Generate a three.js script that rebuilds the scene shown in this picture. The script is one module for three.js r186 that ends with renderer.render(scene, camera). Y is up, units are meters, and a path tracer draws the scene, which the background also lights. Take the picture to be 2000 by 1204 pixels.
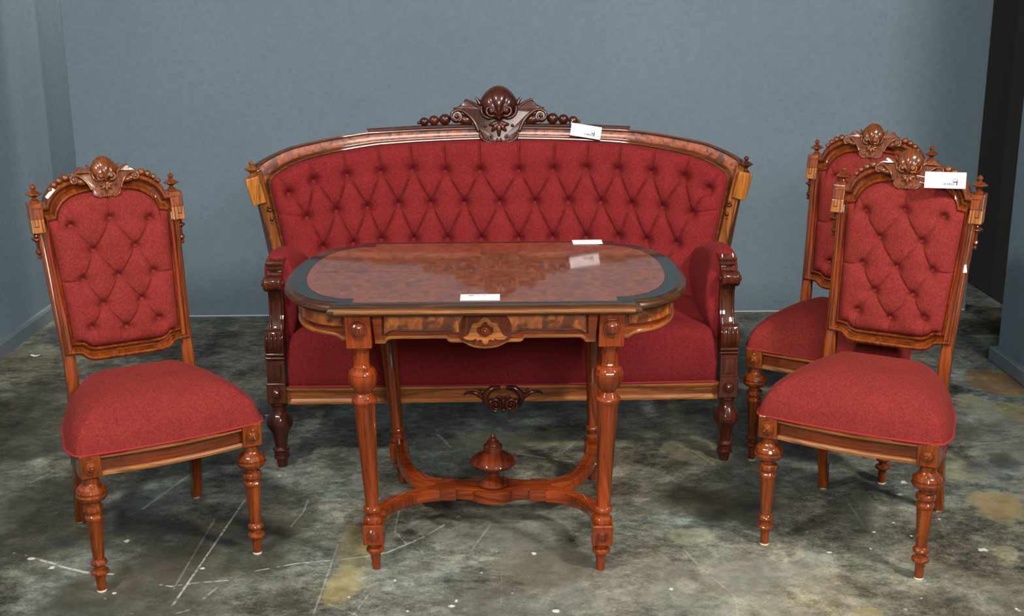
import * as THREE from 'three';
import { mergeGeometries, toCreasedNormals } from 'three/addons/utils/BufferGeometryUtils.js';
import { RoundedBoxGeometry } from 'three/addons/geometries/RoundedBoxGeometry.js';
import { RectAreaLightUniformsLib } from 'three/addons/lights/RectAreaLightUniformsLib.js';

// ---------------------------------------------------------------- camera, light, exposure
const scene = new THREE.Scene();
scene.background = new THREE.Color(0x000000);
const renderer = new THREE.WebGLRenderer({ antialias: true });
renderer.toneMapping = THREE.LinearToneMapping;
renderer.toneMappingExposure = 1.9;
renderer.shadowMap.enabled = true;
renderer.shadowMap.type = THREE.PCFSoftShadowMap;
RectAreaLightUniformsLib.init();

const FOCAL = 2364, IMG_W = 2000, IMG_H = 1204;               // focal length in pixels of the 2000 x 1204 frame
const PITCH = 15.1, YAW = 0.31, ROLL = -0.41, EYE = 1.5;      // degrees and metres
const camera = new THREE.PerspectiveCamera(2 * Math.atan(IMG_H / 2 / FOCAL) * 180 / Math.PI, IMG_W / IMG_H, 0.05, 40);
camera.position.set(0, EYE, 0);
camera.rotation.order = 'YXZ';
camera.rotation.set(-PITCH * Math.PI / 180, -YAW * Math.PI / 180, ROLL * Math.PI / 180);
scene.add(camera);

const CEILING = 3.5;
// room lamps and two added fills: x, z, width, depth, strength, aim, label, height
const LAMPS = [
  [-1.5, -1.35, 0.32, 0.32, 137, [0.0, 0.3, -3.7], 'square ceiling flood lamp above the left chair side'],
  [2.2, -1.05, 0.42, 0.42, 139, [0.2, 0.3, -3.6], 'square ceiling flood lamp above the right side of the room'],
  [0.35, 0.9, 1.5, 0.8, 15, [0.0, 0.5, -3.4], 'wide tilted fill softbox added unseen behind the viewer', 2.25],  // unseen fill, added to light the furniture fronts
  [-1.2, -7.0, 0.5, 0.3, 125, null, 'small unseen lamp added behind the back partition'],  // added to brighten the left wall past the partition gap
];

// ---------------------------------------------------------------- noise and textures
function hash(x, y, s) { let h = (x * 374761393 + y * 668265263 + s * 974634777) | 0; h = Math.imul(h ^ (h >>> 13), 1274126177); h ^= h >>> 16; return (h >>> 0) / 4294967296; }
function vnoise(x, y, px, py, s) {
  const xi = Math.floor(x), yi = Math.floor(y), fx = x - xi, fy = y - yi, u = fx * fx * (3 - 2 * fx), v = fy * fy * (3 - 2 * fy);
  const X0 = ((xi % px) + px) % px, X1 = (X0 + 1) % px, Y0 = ((yi % py) + py) % py, Y1 = (Y0 + 1) % py;
  const a = hash(X0, Y0, s), b = hash(X1, Y0, s), c = hash(X0, Y1, s), d = hash(X1, Y1, s);
  return a + (b - a) * u + (c - a) * v + (a - b - c + d) * u * v;
}
function fbm(u, v, fx, fy, oct, s, gain = 0.5) {        // u, v in 0..1, tiles
  let sum = 0, amp = 1, tot = 0;
  for (let o = 0; o < oct; o++) { sum += amp * vnoise(u * fx, v * fy, fx, fy, s + o * 17); tot += amp; amp *= gain; fx *= 2; fy *= 2; }
  return sum / tot;
}
const clamp = (x, a = 0, b = 1) => Math.min(b, Math.max(a, x));
const sstep = (a, b, x) => { const t = clamp((x - a) / (b - a)); return t * t * (3 - 2 * t); };
const mix = (a, b, t) => a + (b - a) * t;
function texture(w, h, f, srgb = true, repeat = true) {
  const d = new Uint8Array(w * h * 4);
  for (let y = 0; y < h; y++) for (let x = 0; x < w; x++) {
    const c = f((x + 0.5) / w, (y + 0.5) / h, x, y), i = (y * w + x) * 4;
    if (typeof c === 'number') d[i] = d[i + 1] = d[i + 2] = clamp(c) * 255; else { d[i] = clamp(c[0]) * 255; d[i + 1] = clamp(c[1]) * 255; d[i + 2] = clamp(c[2]) * 255; }
    d[i + 3] = 255;
  }
  const t = new THREE.DataTexture(d, w, h, THREE.RGBAFormat);
  if (srgb) t.colorSpace = THREE.SRGBColorSpace;
  t.magFilter = THREE.LinearFilter; t.minFilter = THREE.LinearMipmapLinearFilter; t.generateMipmaps = true;
  t.wrapS = t.wrapT = repeat ? THREE.RepeatWrapping : THREE.ClampToEdgeWrapping;
  t.needsUpdate = true;
  return t;
}
// wood grain: 0.5 m tile, grain along v
const grainTex = texture(512, 512, (u, v) => {
  const warp = fbm(u, v, 4, 2, 3, 5) * 0.09;
  const fine = fbm(u + warp, v, 128, 4, 2, 11), mid = fbm(u + warp * 1.5, v, 26, 2, 3, 23), broad = fbm(u + warp, v, 5, 1, 2, 31);
  const pores = Math.pow(fbm(u + warp, v, 200, 14, 2, 41), 3);
  const k = 0.80 + 0.38 * (mid - 0.5) + 0.18 * (broad - 0.5) + 0.26 * (fine - 0.5) - 0.30 * pores;
  return [k, k * 0.985 - 0.01, k * 0.97 - 0.02];
});
// burl walnut: 0.4 m tile
const burl = (lo, hi, dark, fx, spots) => texture(512, 512, (u, v) => {
  const w1 = fbm(u, v, 5, 5, 4, 71), w2 = fbm(u, v, 6, 6, 4, 83);
  const a = fbm(u + 0.14 * w1, v + 0.14 * w2, fx, fx, 5, 91, 0.6), swirl = 0.5 + 0.5 * Math.sin(26 * fbm(u + 0.1 * w2, v, 4, 4, 3, 97) + 6 * a);
  const knot = sstep(0.54, 0.70, fbm(u + 0.05 * w1, v + 0.05 * w2, 11, 11, 4, 107));
  const t = clamp(0.25 + 1.3 * (a - 0.35) + 0.25 * (swirl - 0.5));
  return [0, 1, 2].map((i) => mix(mix(lo[i], hi[i], t), dark[i], spots * knot));
});
const burlWarmTex = burl([0.50, 0.25, 0.08], [0.86, 0.50, 0.19], [0.30, 0.12, 0.04], 13, 0.75);
const burlTopTex = burl([0.46, 0.24, 0.13], [0.68, 0.39, 0.22], [0.34, 0.17, 0.10], 18, 0.4);
// woven wool, 0.06 m tile: a bump map, and a mottled colour map over 0.4 m
const weaveTex = texture(256, 256, (u, v) => {
  const n = 32, a = Math.sin(u * n * Math.PI * 2), b = Math.sin(v * n * Math.PI * 2), over = (Math.floor(u * n * 2) + Math.floor(v * n * 2)) % 2;
  return 0.5 + 0.3 * (over ? Math.abs(a) : Math.abs(b)) + 0.35 * (fbm(u, v, 64, 64, 2, 131) - 0.5);
}, false);
const woolTex = texture(512, 512, (u, v) => {
  const t = 0.9 + 0.08 * (fbm(u, v, 8, 8, 3, 151) - 0.5) + 0.14 * (fbm(u, v, 256, 128, 1, 157) - 0.5) + 0.14 * (fbm(u, v, 128, 256, 1, 163) - 0.5);
  return [t, t * 0.98, t * 0.98];
});
const wallTex = texture(512, 512, (u, v) => 0.93 + 0.07 * (fbm(u, v, 3, 3, 3, 171) - 0.5) + 0.07 * (fbm(u, v, 128, 128, 2, 173) - 0.5));
const plasterTex = texture(256, 256, (u, v) => fbm(u, v, 64, 64, 3, 181), false);
const waveTex = texture(256, 256, (u, v) => fbm(u, v, 4, 7, 3, 191), false);

// concrete floor: one texture in world metres with stains, scratches, paint specks and some painted light
const FLOOR = { x0: -2.2, x1: 2.45, z0: -6.15, z1: -2.2 };
const STROKES = [   // x, z, x, z ..., then width, strength and how broken
  [[-0.79, -3.37, -0.84, -2.73], 0.004, 0.8, 0.35],
  [[-0.85, -3.23, -0.86, -2.82], 0.003, 0.35, 0.4],
  [[-0.90, -2.84, -0.87, -2.83, -0.80, -2.85, -0.73, -2.86], 0.005, 0.85, 0.5],
  [[-0.67, -2.91, -0.57, -2.95, -0.46, -2.97, -0.38, -2.99, -0.33, -3.01, -0.26, -3.08, -0.24, -3.10, -0.14, -3.24], 0.005, 0.8, 0.5],
  [[-1.35, -3.03, -1.29, -3.00, -1.23, -2.97, -1.18, -2.94, -1.11, -2.91, -1.04, -2.90], 0.007, 0.9, 0.6],
  [[-1.08, -3.31, -1.01, -3.55], 0.012, 0.55, 0.2],
  [[-0.60, -3.36, -0.60, -3.28, -0.62, -3.18], 0.004, 0.6, 0.3],
  [[-0.47, -3.06, -0.48, -2.68], 0.003, 0.5, 0.3],
  [[-1.44, -3.62, -1.49, -3.51], 0.006, 0.35, 0.4],
  [[-1.62, -3.60, -1.50, -3.61, -1.38, -3.62], 0.004, 0.35, 0.4],
  [[-0.24, -3.90, -0.22, -3.86, -0.19, -3.78], 0.008, 0.6, 0.4],
  [[0.26, -3.88, 0.18, -3.72], 0.004, 0.5, 0.4],
  [[0.03, -3.72, 0.12, -3.68, 0.22, -3.64], 0.005, 0.75, 0.5],
  [[-0.05, -3.18, -0.10, -3.02], 0.004, 0.35, 0.4],
  [[-0.32, -3.28, -0.32, -3.14, -0.28, -3.06], 0.004, 0.5, 0.5],
  [[0.48, -3.01, 0.51, -2.90, 0.55, -2.80, 0.57, -2.75, 0.56, -2.65], 0.003, 0.35, 0.4],
  [[1.01, -3.31, 1.01, -3.15], 0.004, 0.4, 0.5],
  [[1.50, -3.76, 1.73, -3.79], 0.006, 0.4, 0.5],
  [[0.61, -3.73, 0.66, -3.62, 0.69, -3.52], 0.004, 0.4, 0.5],
  [[-0.33, -2.87, -0.36, -2.76, -0.38, -2.68], 0.004, 0.5, 0.5],
  [[-0.37, -2.67, -0.45, -2.73], 0.004, 0.4, 0.5],
  [[-1.03, -5.26, -1.16, -5.21], 0.006, 0.5, 0.5],
  [[-0.75, -2.82, -0.79, -2.71, -0.82, -2.69], 0.006, 0.5, 0.6],
  [[-2.09, -4.90, -2.11, -4.83], 0.006, 0.3, 0.4],
];
const PATCHES = [   // x, z, half width, half depth, tint
  [-0.41, -3.00, 0.058, 0.193, 'y'],
  [-0.43, -2.81, 0.063, 0.113, 'y'],
  [1.44, -3.29, 0.093, 0.126, 'o'],
  [1.44, -3.29, 0.120, 0.181, 'p'],
  [1.89, -4.37, 0.101, 0.149, 'o'],
  [1.70, -4.16, 0.093, 0.141, 'p'],
  [1.84, -4.10, 0.073, 0.121, 'y'],
  [1.42, -3.56, 0.113, 0.173, 'p'],
  [1.35, -2.98, 0.055, 0.068, 'p'],
  [0.88, -2.66, 0.037, 0.030, 'y'],
  [0.50, -3.10, 0.100, 0.093, 'p'],
  [1.08, -3.58, 0.036, 0.042, 'p'],
  [1.06, -3.33, 0.033, 0.090, 'p'],
  [1.03, -3.21, 0.041, 0.077, 'w'],
  [0.53, -3.38, 0.022, 0.023, 'w'],
  [0.63, -3.43, 0.019, 0.016, 'w'],
  [0.82, -3.33, 0.017, 0.022, 'p'],
  [0.03, -3.83, 0.207, 0.116, 'p'],  // lit floor between shadows, painted as a pale tint
  [0.61, -3.77, 0.136, 0.118, 'p'],
  [0.25, -3.68, 0.067, 0.062, 'w'],
  [-0.23, -3.14, 0.087, 0.074, 'w'],
  [-0.46, -3.50, 0.042, 0.082, 'w'],
  [-1.23, -3.09, 0.043, 0.045, 'd'],
  [-0.93, -3.17, 0.061, 0.068, 'd'],
  [-1.12, -3.07, 0.043, 0.032, 'd'],
  [1.12, -2.72, 0.038, 0.021, 'd'],
  [1.49, -3.58, 0.097, 0.112, 'd'],
  [2.00, -4.78, 0.063, 0.072, 'd'],
  [1.59, -3.60, 0.065, 0.078, 'd'],
  [0.52, -3.31, 0.136, 0.112, 'b'],
  [0.02, -2.89, 0.268, 0.149, 'b'],
  [1.12, -2.89, 0.161, 0.150, 'b'],
  [-1.02, -2.88, 0.215, 0.148, 'b'],
  [0.39, -3.26, 0.060, 0.054, 'b'],
  [0.52, -2.77, 0.078, 0.081, 'b'],
  [-0.71, -2.82, 0.184, 0.084, 'w2'],
  [0.67, -2.84, 0.185, 0.145, 'w2'],
  [0.30, -3.09, 0.114, 0.099, 'w2'],
  [-1.14, -4.80, 0.171, 0.146, 'w2'],
  [-1.98, -4.82, 0.129, 0.147, 'p'],
];
const SPECKS = [
  [1.222, -3.453, 0.0094, 0.0118],
  [1.179, -3.362, 0.0092, 0.0094],
  [0.070, -2.997, 0.0069, 0.0076],
  [-0.142, -2.714, 0.0076, 0.0077],
  [-1.064, -3.096, 0.0086, 0.0097],
  [-1.006, -2.797, 0.0052, 0.0054],
  [-0.812, -2.929, 0.0068, 0.0073],
  [1.101, -3.167, 0.0044, 0.0050],
  [0.988, -3.005, 0.0042, 0.0046],
  [1.027, -3.109, 0.0043, 0.0049],
  [1.251, -3.240, 0.0044, 0.0053],
  [1.124, -3.081, 0.0043, 0.0048],
  [1.240, -3.188, 0.0044, 0.0051],
  [0.871, -2.986, 0.0069, 0.0045],
  [0.415, -2.790, 0.0052, 0.0054],
  [-0.295, -2.851, 0.0040, 0.0056],
  [-0.250, -2.691, 0.0038, 0.0050],
  [-0.404, -2.764, 0.0026, 0.0053],
  [-1.216, -2.941, 0.0082, 0.0088],
  [-1.290, -2.992, 0.0111, 0.0091],
  [0.116, -2.684, 0.0101, 0.0075],
  [-0.132, -2.740, 0.0039, 0.0078],
  [0.010, -2.776, 0.0039, 0.0027],
  [-0.719, -3.551, 0.0065, 0.0082],
  [-0.864, -4.105, 0.0074, 0.0107],
  [0.840, -3.113, 0.0029, 0.0033],
  [1.035, -2.730, 0.0026, 0.0026],
  [1.291, -2.993, 0.0138, 0.0091],
  [1.250, -2.674, 0.0038, 0.0050],
];
PATCHES.unshift([0.35, -2.75, 0.75, 0.35, 'g'], [-0.05, -3.15, 0.3, 0.2, 'g'], [1.75, -3.6, 0.35, 0.5, 'g'], [-1.5, -3.1, 0.6, 0.6, 'k'], [-0.95, -2.7, 0.5, 0.25, 'k'], [-1.6, -4.1, 0.5, 0.5, 'k'], [-0.75, -3.1, 0.3, 0.25, 'k'], [0.62, -3.3, 0.28, 0.18, 'k'], [0.05, -2.6, 0.3, 0.1, 'b'], [1.3, -2.75, 0.35, 0.2, 'b'], [1.45, -3.9, 0.2, 0.12, 'k']);  // left k patches: dark olive concrete, with the lamp falloff painted in
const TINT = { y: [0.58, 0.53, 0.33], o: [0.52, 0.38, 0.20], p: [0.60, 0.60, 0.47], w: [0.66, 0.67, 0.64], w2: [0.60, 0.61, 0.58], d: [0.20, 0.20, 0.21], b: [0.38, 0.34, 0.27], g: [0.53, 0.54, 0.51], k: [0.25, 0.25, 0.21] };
function floorMaps() {
  const W = 2048, H = 1740, sx = W / (FLOOR.x1 - FLOOR.x0), sz = H / (FLOOR.z1 - FLOOR.z0);
  const c = new Float32Array(W * H * 3);
  const X = (x) => (x - FLOOR.x0) * sx, Z = (z) => (FLOOR.z1 - z) * sz;      // row 0 (v = 0) is the near edge
  for (let j = 0; j < H; j++) for (let i = 0; i < W; i++) {
    const u = i / W, v = j / H, k = (j * W + i) * 3;
    const wa = fbm(u, v, 6, 5, 3, 201), big = fbm(u + 0.06 * wa, v + 0.05 * wa, 7, 6, 5, 211, 0.6), med = fbm(u + 0.03 * wa, v, 30, 26, 4, 221, 0.6);
    const fine = vnoise(i * 0.55, j * 0.55, 9999, 9999, 231), hue = fbm(u, v, 5, 4, 3, 241), hue2 = fbm(u + 0.05 * wa, v, 18, 16, 3, 251);
    const grit = fbm(u + 0.01 * wa, v, 160, 190, 3, 227, 0.7), streak = fbm(u, v, 90, 24, 3, 229, 0.6);
    let l = 0.42 + 0.24 * (big - 0.5) + 0.24 * (med - 0.5) + 0.30 * (grit - 0.5) + 0.14 * (streak - 0.5) + 0.14 * (fine - 0.5);
    l -= 0.13 * sstep(0.50, 0.66, hue2);
    const pale = sstep(0.60, 0.75, med) * 0.06;
    l += pale;
    c[k] = l * (0.965 + 0.20 * (hue - 0.5) + 0.20 * (hue2 - 0.5)); c[k + 1] = l * 1.0; c[k + 2] = l * (0.905 - 0.18 * (hue - 0.5) - 0.14 * (hue2 - 0.5));
  }
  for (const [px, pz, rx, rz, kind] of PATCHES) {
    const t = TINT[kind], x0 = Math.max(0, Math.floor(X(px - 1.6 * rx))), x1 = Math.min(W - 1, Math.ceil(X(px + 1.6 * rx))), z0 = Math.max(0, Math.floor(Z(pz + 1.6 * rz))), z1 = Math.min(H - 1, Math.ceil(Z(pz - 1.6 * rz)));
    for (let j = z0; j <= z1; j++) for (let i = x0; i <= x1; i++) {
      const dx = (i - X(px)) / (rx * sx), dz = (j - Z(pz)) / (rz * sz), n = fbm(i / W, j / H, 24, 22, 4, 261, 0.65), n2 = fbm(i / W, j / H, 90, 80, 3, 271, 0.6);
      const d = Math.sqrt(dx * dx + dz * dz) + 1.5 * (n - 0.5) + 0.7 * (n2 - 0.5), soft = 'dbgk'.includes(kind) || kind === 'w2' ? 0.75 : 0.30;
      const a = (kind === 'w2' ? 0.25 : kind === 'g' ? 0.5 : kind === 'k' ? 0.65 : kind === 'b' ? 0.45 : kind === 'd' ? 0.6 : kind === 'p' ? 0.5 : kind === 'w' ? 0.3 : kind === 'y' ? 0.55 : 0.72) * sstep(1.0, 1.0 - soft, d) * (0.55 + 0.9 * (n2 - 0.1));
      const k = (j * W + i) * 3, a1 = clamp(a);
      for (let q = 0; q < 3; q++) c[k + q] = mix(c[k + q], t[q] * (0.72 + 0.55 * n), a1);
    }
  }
  const dab = (i, j, a, w) => { if (i < 0 || j < 0 || i >= W || j >= H) return; const k = (j * W + i) * 3; for (let q = 0; q < 3; q++) c[k + q] = mix(c[k + q], w[q], clamp(a)); };
  const white = [0.74, 0.75, 0.70];
  for (const [pts, width, strength, broken] of STROKES) for (let s = 0; s + 3 < pts.length; s += 2) {
    const ax = X(pts[s]), az = Z(pts[s + 1]), bx = X(pts[s + 2]), bz = Z(pts[s + 3]), w = width * sx * 0.5, L = Math.hypot(bx - ax, bz - az);
    for (let j = Math.floor(Math.min(az, bz) - 6); j <= Math.max(az, bz) + 6; j++) for (let i = Math.floor(Math.min(ax, bx) - 6); i <= Math.max(ax, bx) + 6; i++) {
      const t = clamp(((i - ax) * (bx - ax) + (j - az) * (bz - az)) / (L * L)), wob = 3 * (vnoise(i * 0.03, j * 0.03, 9999, 9999, 281) - 0.5);
      const d = Math.hypot(i - ax - t * (bx - ax), j - az - t * (bz - az)) + wob * 0.4, n = vnoise(i * 0.22, j * 0.22, 9999, 9999, 291), n2 = vnoise(i * 0.05, j * 0.05, 9999, 9999, 293);
      const a = strength * (1 - sstep(w * 0.4, w * 1.2 + 0.6, Math.abs(d))) * sstep(broken * 0.7 - 0.15, broken * 0.7 + 0.25, 0.55 * n + 0.45 * n2);
      if (a > 0.01) dab(i, j, a, white);
    }
  }
  for (const [px, pz, rx, rz] of SPECKS) for (let j = Math.floor(Z(pz) - 16); j < Z(pz) + 16; j++) for (let i = Math.floor(X(px) - 16); i < X(px) + 16; i++) {
    const d = Math.hypot((i - X(px)) / (rx * sx), (j - Z(pz)) / (rz * sz)) + 0.8 * (vnoise(i * 0.3, j * 0.3, 9999, 9999, 301) - 0.5);
    dab(i, j, 0.95 * sstep(1.15, 0.75, d), [0.80, 0.81, 0.76]);
  }
  for (let n = 0; n < 420; n++) {                                      // paint droplets everywhere
    const x = hash(n, 3, 311) * W, y = hash(n, 5, 311) * H, r = 0.6 + 1.6 * Math.pow(hash(n, 7, 311), 4);
    for (let j = Math.floor(y - 4); j <= y + 4; j++) for (let i = Math.floor(x - 4); i <= x + 4; i++) dab(i, j, (0.25 + 0.6 * hash(n, 9, 311)) * sstep(r + 0.5, r - 0.5, Math.hypot(i - x, j - y)), [0.72, 0.73, 0.68]);
  }
  for (let n = 0; n < 150; n++) {                                      // hairline scuffs
    const x = hash(n, 3, 331) * W, y = hash(n, 5, 331) * H, a = hash(n, 7, 331) * 6.28, L = 20 + 120 * Math.pow(hash(n, 9, 331), 2), al = 0.08 + 0.22 * hash(n, 11, 331), cv = (hash(n, 13, 331) - 0.5) * 0.01;
    for (let s = 0; s < L; s++) { const b = a + cv * s; dab(Math.round(x + Math.cos(b) * s), Math.round(y + Math.sin(b) * s), al * sstep(0.3, 0.6, hash(n, s >> 2, 341)), [0.70, 0.71, 0.68]); }
  }
  const color = texture(W, H, (u, v, x, y) => { const k = (y * W + x) * 3; return [c[k], c[k + 1], c[k + 2]]; }, true, false);
  const rough = texture(1024, 870, (u, v) => 0.30 + 0.34 * fbm(u, v, 14, 12, 4, 351) + 0.16 * fbm(u, v, 120, 100, 2, 361), false, false);
  return { color, rough };
}

// ---------------------------------------------------------------- materials
const wood = (hex, o = {}) => new THREE.MeshPhysicalMaterial({ color: hex, map: grainTex, roughness: 0.45, clearcoat: 0.8, clearcoatRoughness: 0.05, specularIntensity: 0.35, ...o });
const M = {
  tableWood: wood(0x9a420e), tableDark: wood(0x7a3414), tablePale: wood(0xb06f34, { clearcoat: 0.4, clearcoatRoughness: 0.25 }), tableEdge: wood(0x553418, { clearcoatRoughness: 0.2 }),
  band: wood(0x1d2423, { clearcoat: 1, clearcoatRoughness: 0.06 }),
  chairWood: wood(0x90440f), chairDark: wood(0x6a2f14), chairPale: wood(0xb2702e), chairRail: wood(0x7c3a16), chairRailEdge: wood(0xbd7a3a, { clearcoat: 0.3, clearcoatRoughness: 0.4 }),
  groove: wood(0x52230c, { clearcoat: 0.25, clearcoatRoughness: 0.45 }),
  sofaWood: wood(0x5e2a14), sofaLeg: wood(0x4c2012), sofaFrame: wood(0x6f3c18), sofaPost: wood(0xa05c1f), sofaBlock: wood(0xc07a2c), sofaRail: wood(0xa8622e, { clearcoat: 0.4, clearcoatRoughness: 0.3 }), carved: wood(0x54230f, { clearcoatRoughness: 0.18 }), chairCarved: wood(0x8a4a20, { clearcoatRoughness: 0.15 }),
  burl: new THREE.MeshPhysicalMaterial({ color: 0xffffff, map: burlWarmTex, roughness: 0.4, clearcoat: 0.7, clearcoatRoughness: 0.14 }),
  burlRail: new THREE.MeshPhysicalMaterial({ color: 0xcfb090, map: burlWarmTex, roughness: 0.45, clearcoat: 0.6, clearcoatRoughness: 0.16 }),
  burlTop: new THREE.MeshPhysicalMaterial({ color: 0xdcc6ae, map: burlTopTex, roughness: 0.35, clearcoat: 1, clearcoatRoughness: 0.05, clearcoatNormalScale: new THREE.Vector2(1, 1) }),
  chairFabric: new THREE.MeshPhysicalMaterial({ color: 0x83302c, map: woolTex, bumpMap: weaveTex, bumpScale: 0.0006, roughness: 0.95, sheen: 0.35, sheenRoughness: 0.6, sheenColor: new THREE.Color(0.5, 0.12, 0.1), specularIntensity: 0.2 }),
  sofaFabric: new THREE.MeshPhysicalMaterial({ color: 0x842a2c, map: woolTex, bumpMap: weaveTex, bumpScale: 0.0006, roughness: 0.95, sheen: 0.3, sheenRoughness: 0.6, sheenColor: new THREE.Color(0.45, 0.1, 0.1), specularIntensity: 0.2 }),
  piping: new THREE.MeshStandardMaterial({ color: 0x8e1a1c, roughness: 0.9 }),
  glide: new THREE.MeshStandardMaterial({ color: 0xc9c4b2, roughness: 0.6 }),
  wall: new THREE.MeshStandardMaterial({ color: 0x728794, map: wallTex, bumpMap: plasterTex, bumpScale: 0.0008, roughness: 0.75 }),
  wallSide: new THREE.MeshStandardMaterial({ color: 0x788c98, map: wallTex, bumpMap: plasterTex, bumpScale: 0.0008, roughness: 0.75 }),
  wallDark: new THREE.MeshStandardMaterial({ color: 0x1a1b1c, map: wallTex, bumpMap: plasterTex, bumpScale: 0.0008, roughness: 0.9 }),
  baseboard: new THREE.MeshStandardMaterial({ color: 0x75828c, map: wallTex, roughness: 0.45 }),
  trim: new THREE.MeshStandardMaterial({ color: 0xb9c2c6, roughness: 0.5 }),
  ceiling: new THREE.MeshStandardMaterial({ color: 0x8c8c8a, map: wallTex, roughness: 0.9 }),
  paper: new THREE.MeshStandardMaterial({ color: 0xf4f6f8, roughness: 0.6 }),
  housing: new THREE.MeshStandardMaterial({ color: 0x2a2a2c, roughness: 0.5 }),
};
M.burlTop.bumpMap = waveTex; M.burlTop.bumpScale = 0.0004;

// ---------------------------------------------------------------- geometry helpers
const V = (x, y, z) => new THREE.Vector3(x, y, z);
const TILE = 0.5;
// non-indexed copy with uv in tiles of 0.5 m, the grain (v) running along the given axis
function grained(geo, axis = 'y', tile = TILE) {
  const g = geo.index ? geo.toNonIndexed() : geo.clone();
  if (!g.attributes.normal) g.computeVertexNormals();
  for (const k of Object.keys(g.attributes)) if (!['position', 'normal'].includes(k)) g.deleteAttribute(k);
  const p = g.attributes.position, uv = new Float32Array(p.count * 2), a = V(), b = V(), c = V(), n = V(), A = { x: 0, y: 1, z: 2 }[axis];
  const o = hash(p.count, 7, 3), o2 = hash(p.count, 9, 5);
  for (let i = 0; i < p.count; i += 3) {
    a.fromBufferAttribute(p, i); b.fromBufferAttribute(p, i + 1); c.fromBufferAttribute(p, i + 2);
    n.subVectors(b, a).cross(c.clone().sub(a));
    const m = [Math.abs(n.x), Math.abs(n.y), Math.abs(n.z)];
    let d = m[0] > m[1] ? (m[0] > m[2] ? 0 : 2) : (m[1] > m[2] ? 1 : 2);
    let gv = A, gu = 3 - A - d;
    if (d === A) { gv = (A + 1) % 3; gu = (A + 2) % 3; }
    [a, b, c].forEach((q, j) => { const e = q.toArray(); uv[(i + j) * 2] = e[gu] / tile + o + d * 0.37; uv[(i + j) * 2 + 1] = e[gv] / tile + o2; });
  }
  g.setAttribute('uv', new THREE.BufferAttribute(uv, 2));
  return g;
}
function part(name, geos, mat, parent, axis = 'y', tile) {
  const list = (Array.isArray(geos) ? geos : [geos]).map((g) => (axis ? grained(g, axis, tile) : g));
  const m = new THREE.Mesh(list.length > 1 ? mergeGeometries(list) : list[0], mat);
  m.name = name; m.castShadow = m.receiveShadow = true;
  if (parent) parent.add(m);
  return m;
}
const used = {};
function numbered(name) { const n = used[name] = (used[name] ?? -1) + 1; return n ? name + '_' + String(n).padStart(3, '0') : name; }
function thing(name, label, category, [x, y, z] = [0, 0, 0], turn = 0, group) {
  const o = new THREE.Group(); o.name = numbered(name); o.position.set(x, y, z); o.rotation.y = turn;
  o.userData = { label, category }; if (group) o.userData.group = group;
  scene.add(o); return o;
}
const move = (g, x, y, z) => g.clone().translate(x, y, z);
const mirror = (g) => { const q = (g.index ? g.toNonIndexed() : g.clone()); q.applyMatrix4(new THREE.Matrix4().makeScale(-1, 1, 1)); for (const k of Object.keys(q.attributes)) { const a = q.attributes[k], s = a.itemSize; for (let i = 0; i < a.count; i += 3) for (let j = 0; j < s; j++) { const t = a.array[(i + 1) * s + j]; a.array[(i + 1) * s + j] = a.array[(i + 2) * s + j]; a.array[(i + 2) * s + j] = t; } } return q; };
const box = (w, h, d, r = 0.002, x = 0, y = 0, z = 0) => new RoundedBoxGeometry(w, h, d, 2, Math.min(r, w / 2.01, h / 2.01, d / 2.01)).translate(x, y, z);
// turned work: [radius, height, bulge] from the bottom up; bulge rounds the stretch to the next point
function turned(list, seg = 40, crease = 0.55) {
  const pts = [];
  list.forEach(([r, y, b], i) => {
    pts.push(new THREE.Vector2(Math.max(r, 0.0001), y));
    if (b && list[i + 1]) { const [r2, y2] = list[i + 1]; for (let k = 1; k < 9; k++) { const t = k / 9; pts.push(new THREE.Vector2(Math.max(0.0001, mix(r, r2, t) + b * Math.sqrt(Math.sin(Math.PI * t))), mix(y, y2, t))); } }
  });
  return toCreasedNormals(new THREE.LatheGeometry(pts, seg), crease);
}
const facing = (g) => g.clone().rotateX(Math.PI / 2);           // a turned piece whose axis points to the front
// surface from a grid of points f(i, j) -> [x, y, z]
function grid(ni, nj, f, closeI = false, closeJ = false, crease = 0) {
  const pos = [], idx = [];
  for (let j = 0; j < nj; j++) for (let i = 0; i < ni; i++) pos.push(...f(i, j));
  for (let j = 0; j < nj - (closeJ ? 0 : 1); j++) for (let i = 0; i < ni - (closeI ? 0 : 1); i++) {
    const i1 = (i + 1) % ni, j1 = (j + 1) % nj, a = j * ni + i, b = j * ni + i1, c = j1 * ni + i1, d = j1 * ni + i;
    idx.push(a, b, c, a, c, d);
  }
  const g = new THREE.BufferGeometry(); g.setAttribute('position', new THREE.Float32BufferAttribute(pos, 3)); g.setIndex(idx);
  if (crease) return toCreasedNormals(g, crease);
  g.computeVertexNormals(); return g;
}
// lofted bar: rings of points with flat ends
function loft(rings, crease = 0.5) {
  const n = rings[0].length, side = grid(n, rings.length, (i, j) => rings[j][i], true, false, 0);
  const pos = [...side.attributes.position.array], idx = [...side.index.array], L = rings.length - 1;
  for (const [j, flip] of [[0, 1], [L, 0]]) for (let i = 1; i < n - 1; i++) idx.push(j * n, j * n + (flip ? i + 1 : i), j * n + (flip ? i : i + 1));
  const g = new THREE.BufferGeometry(); g.setAttribute('position', new THREE.Float32BufferAttribute(pos, 3)); g.setIndex(idx);
  return toCreasedNormals(g, crease);
}
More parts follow.
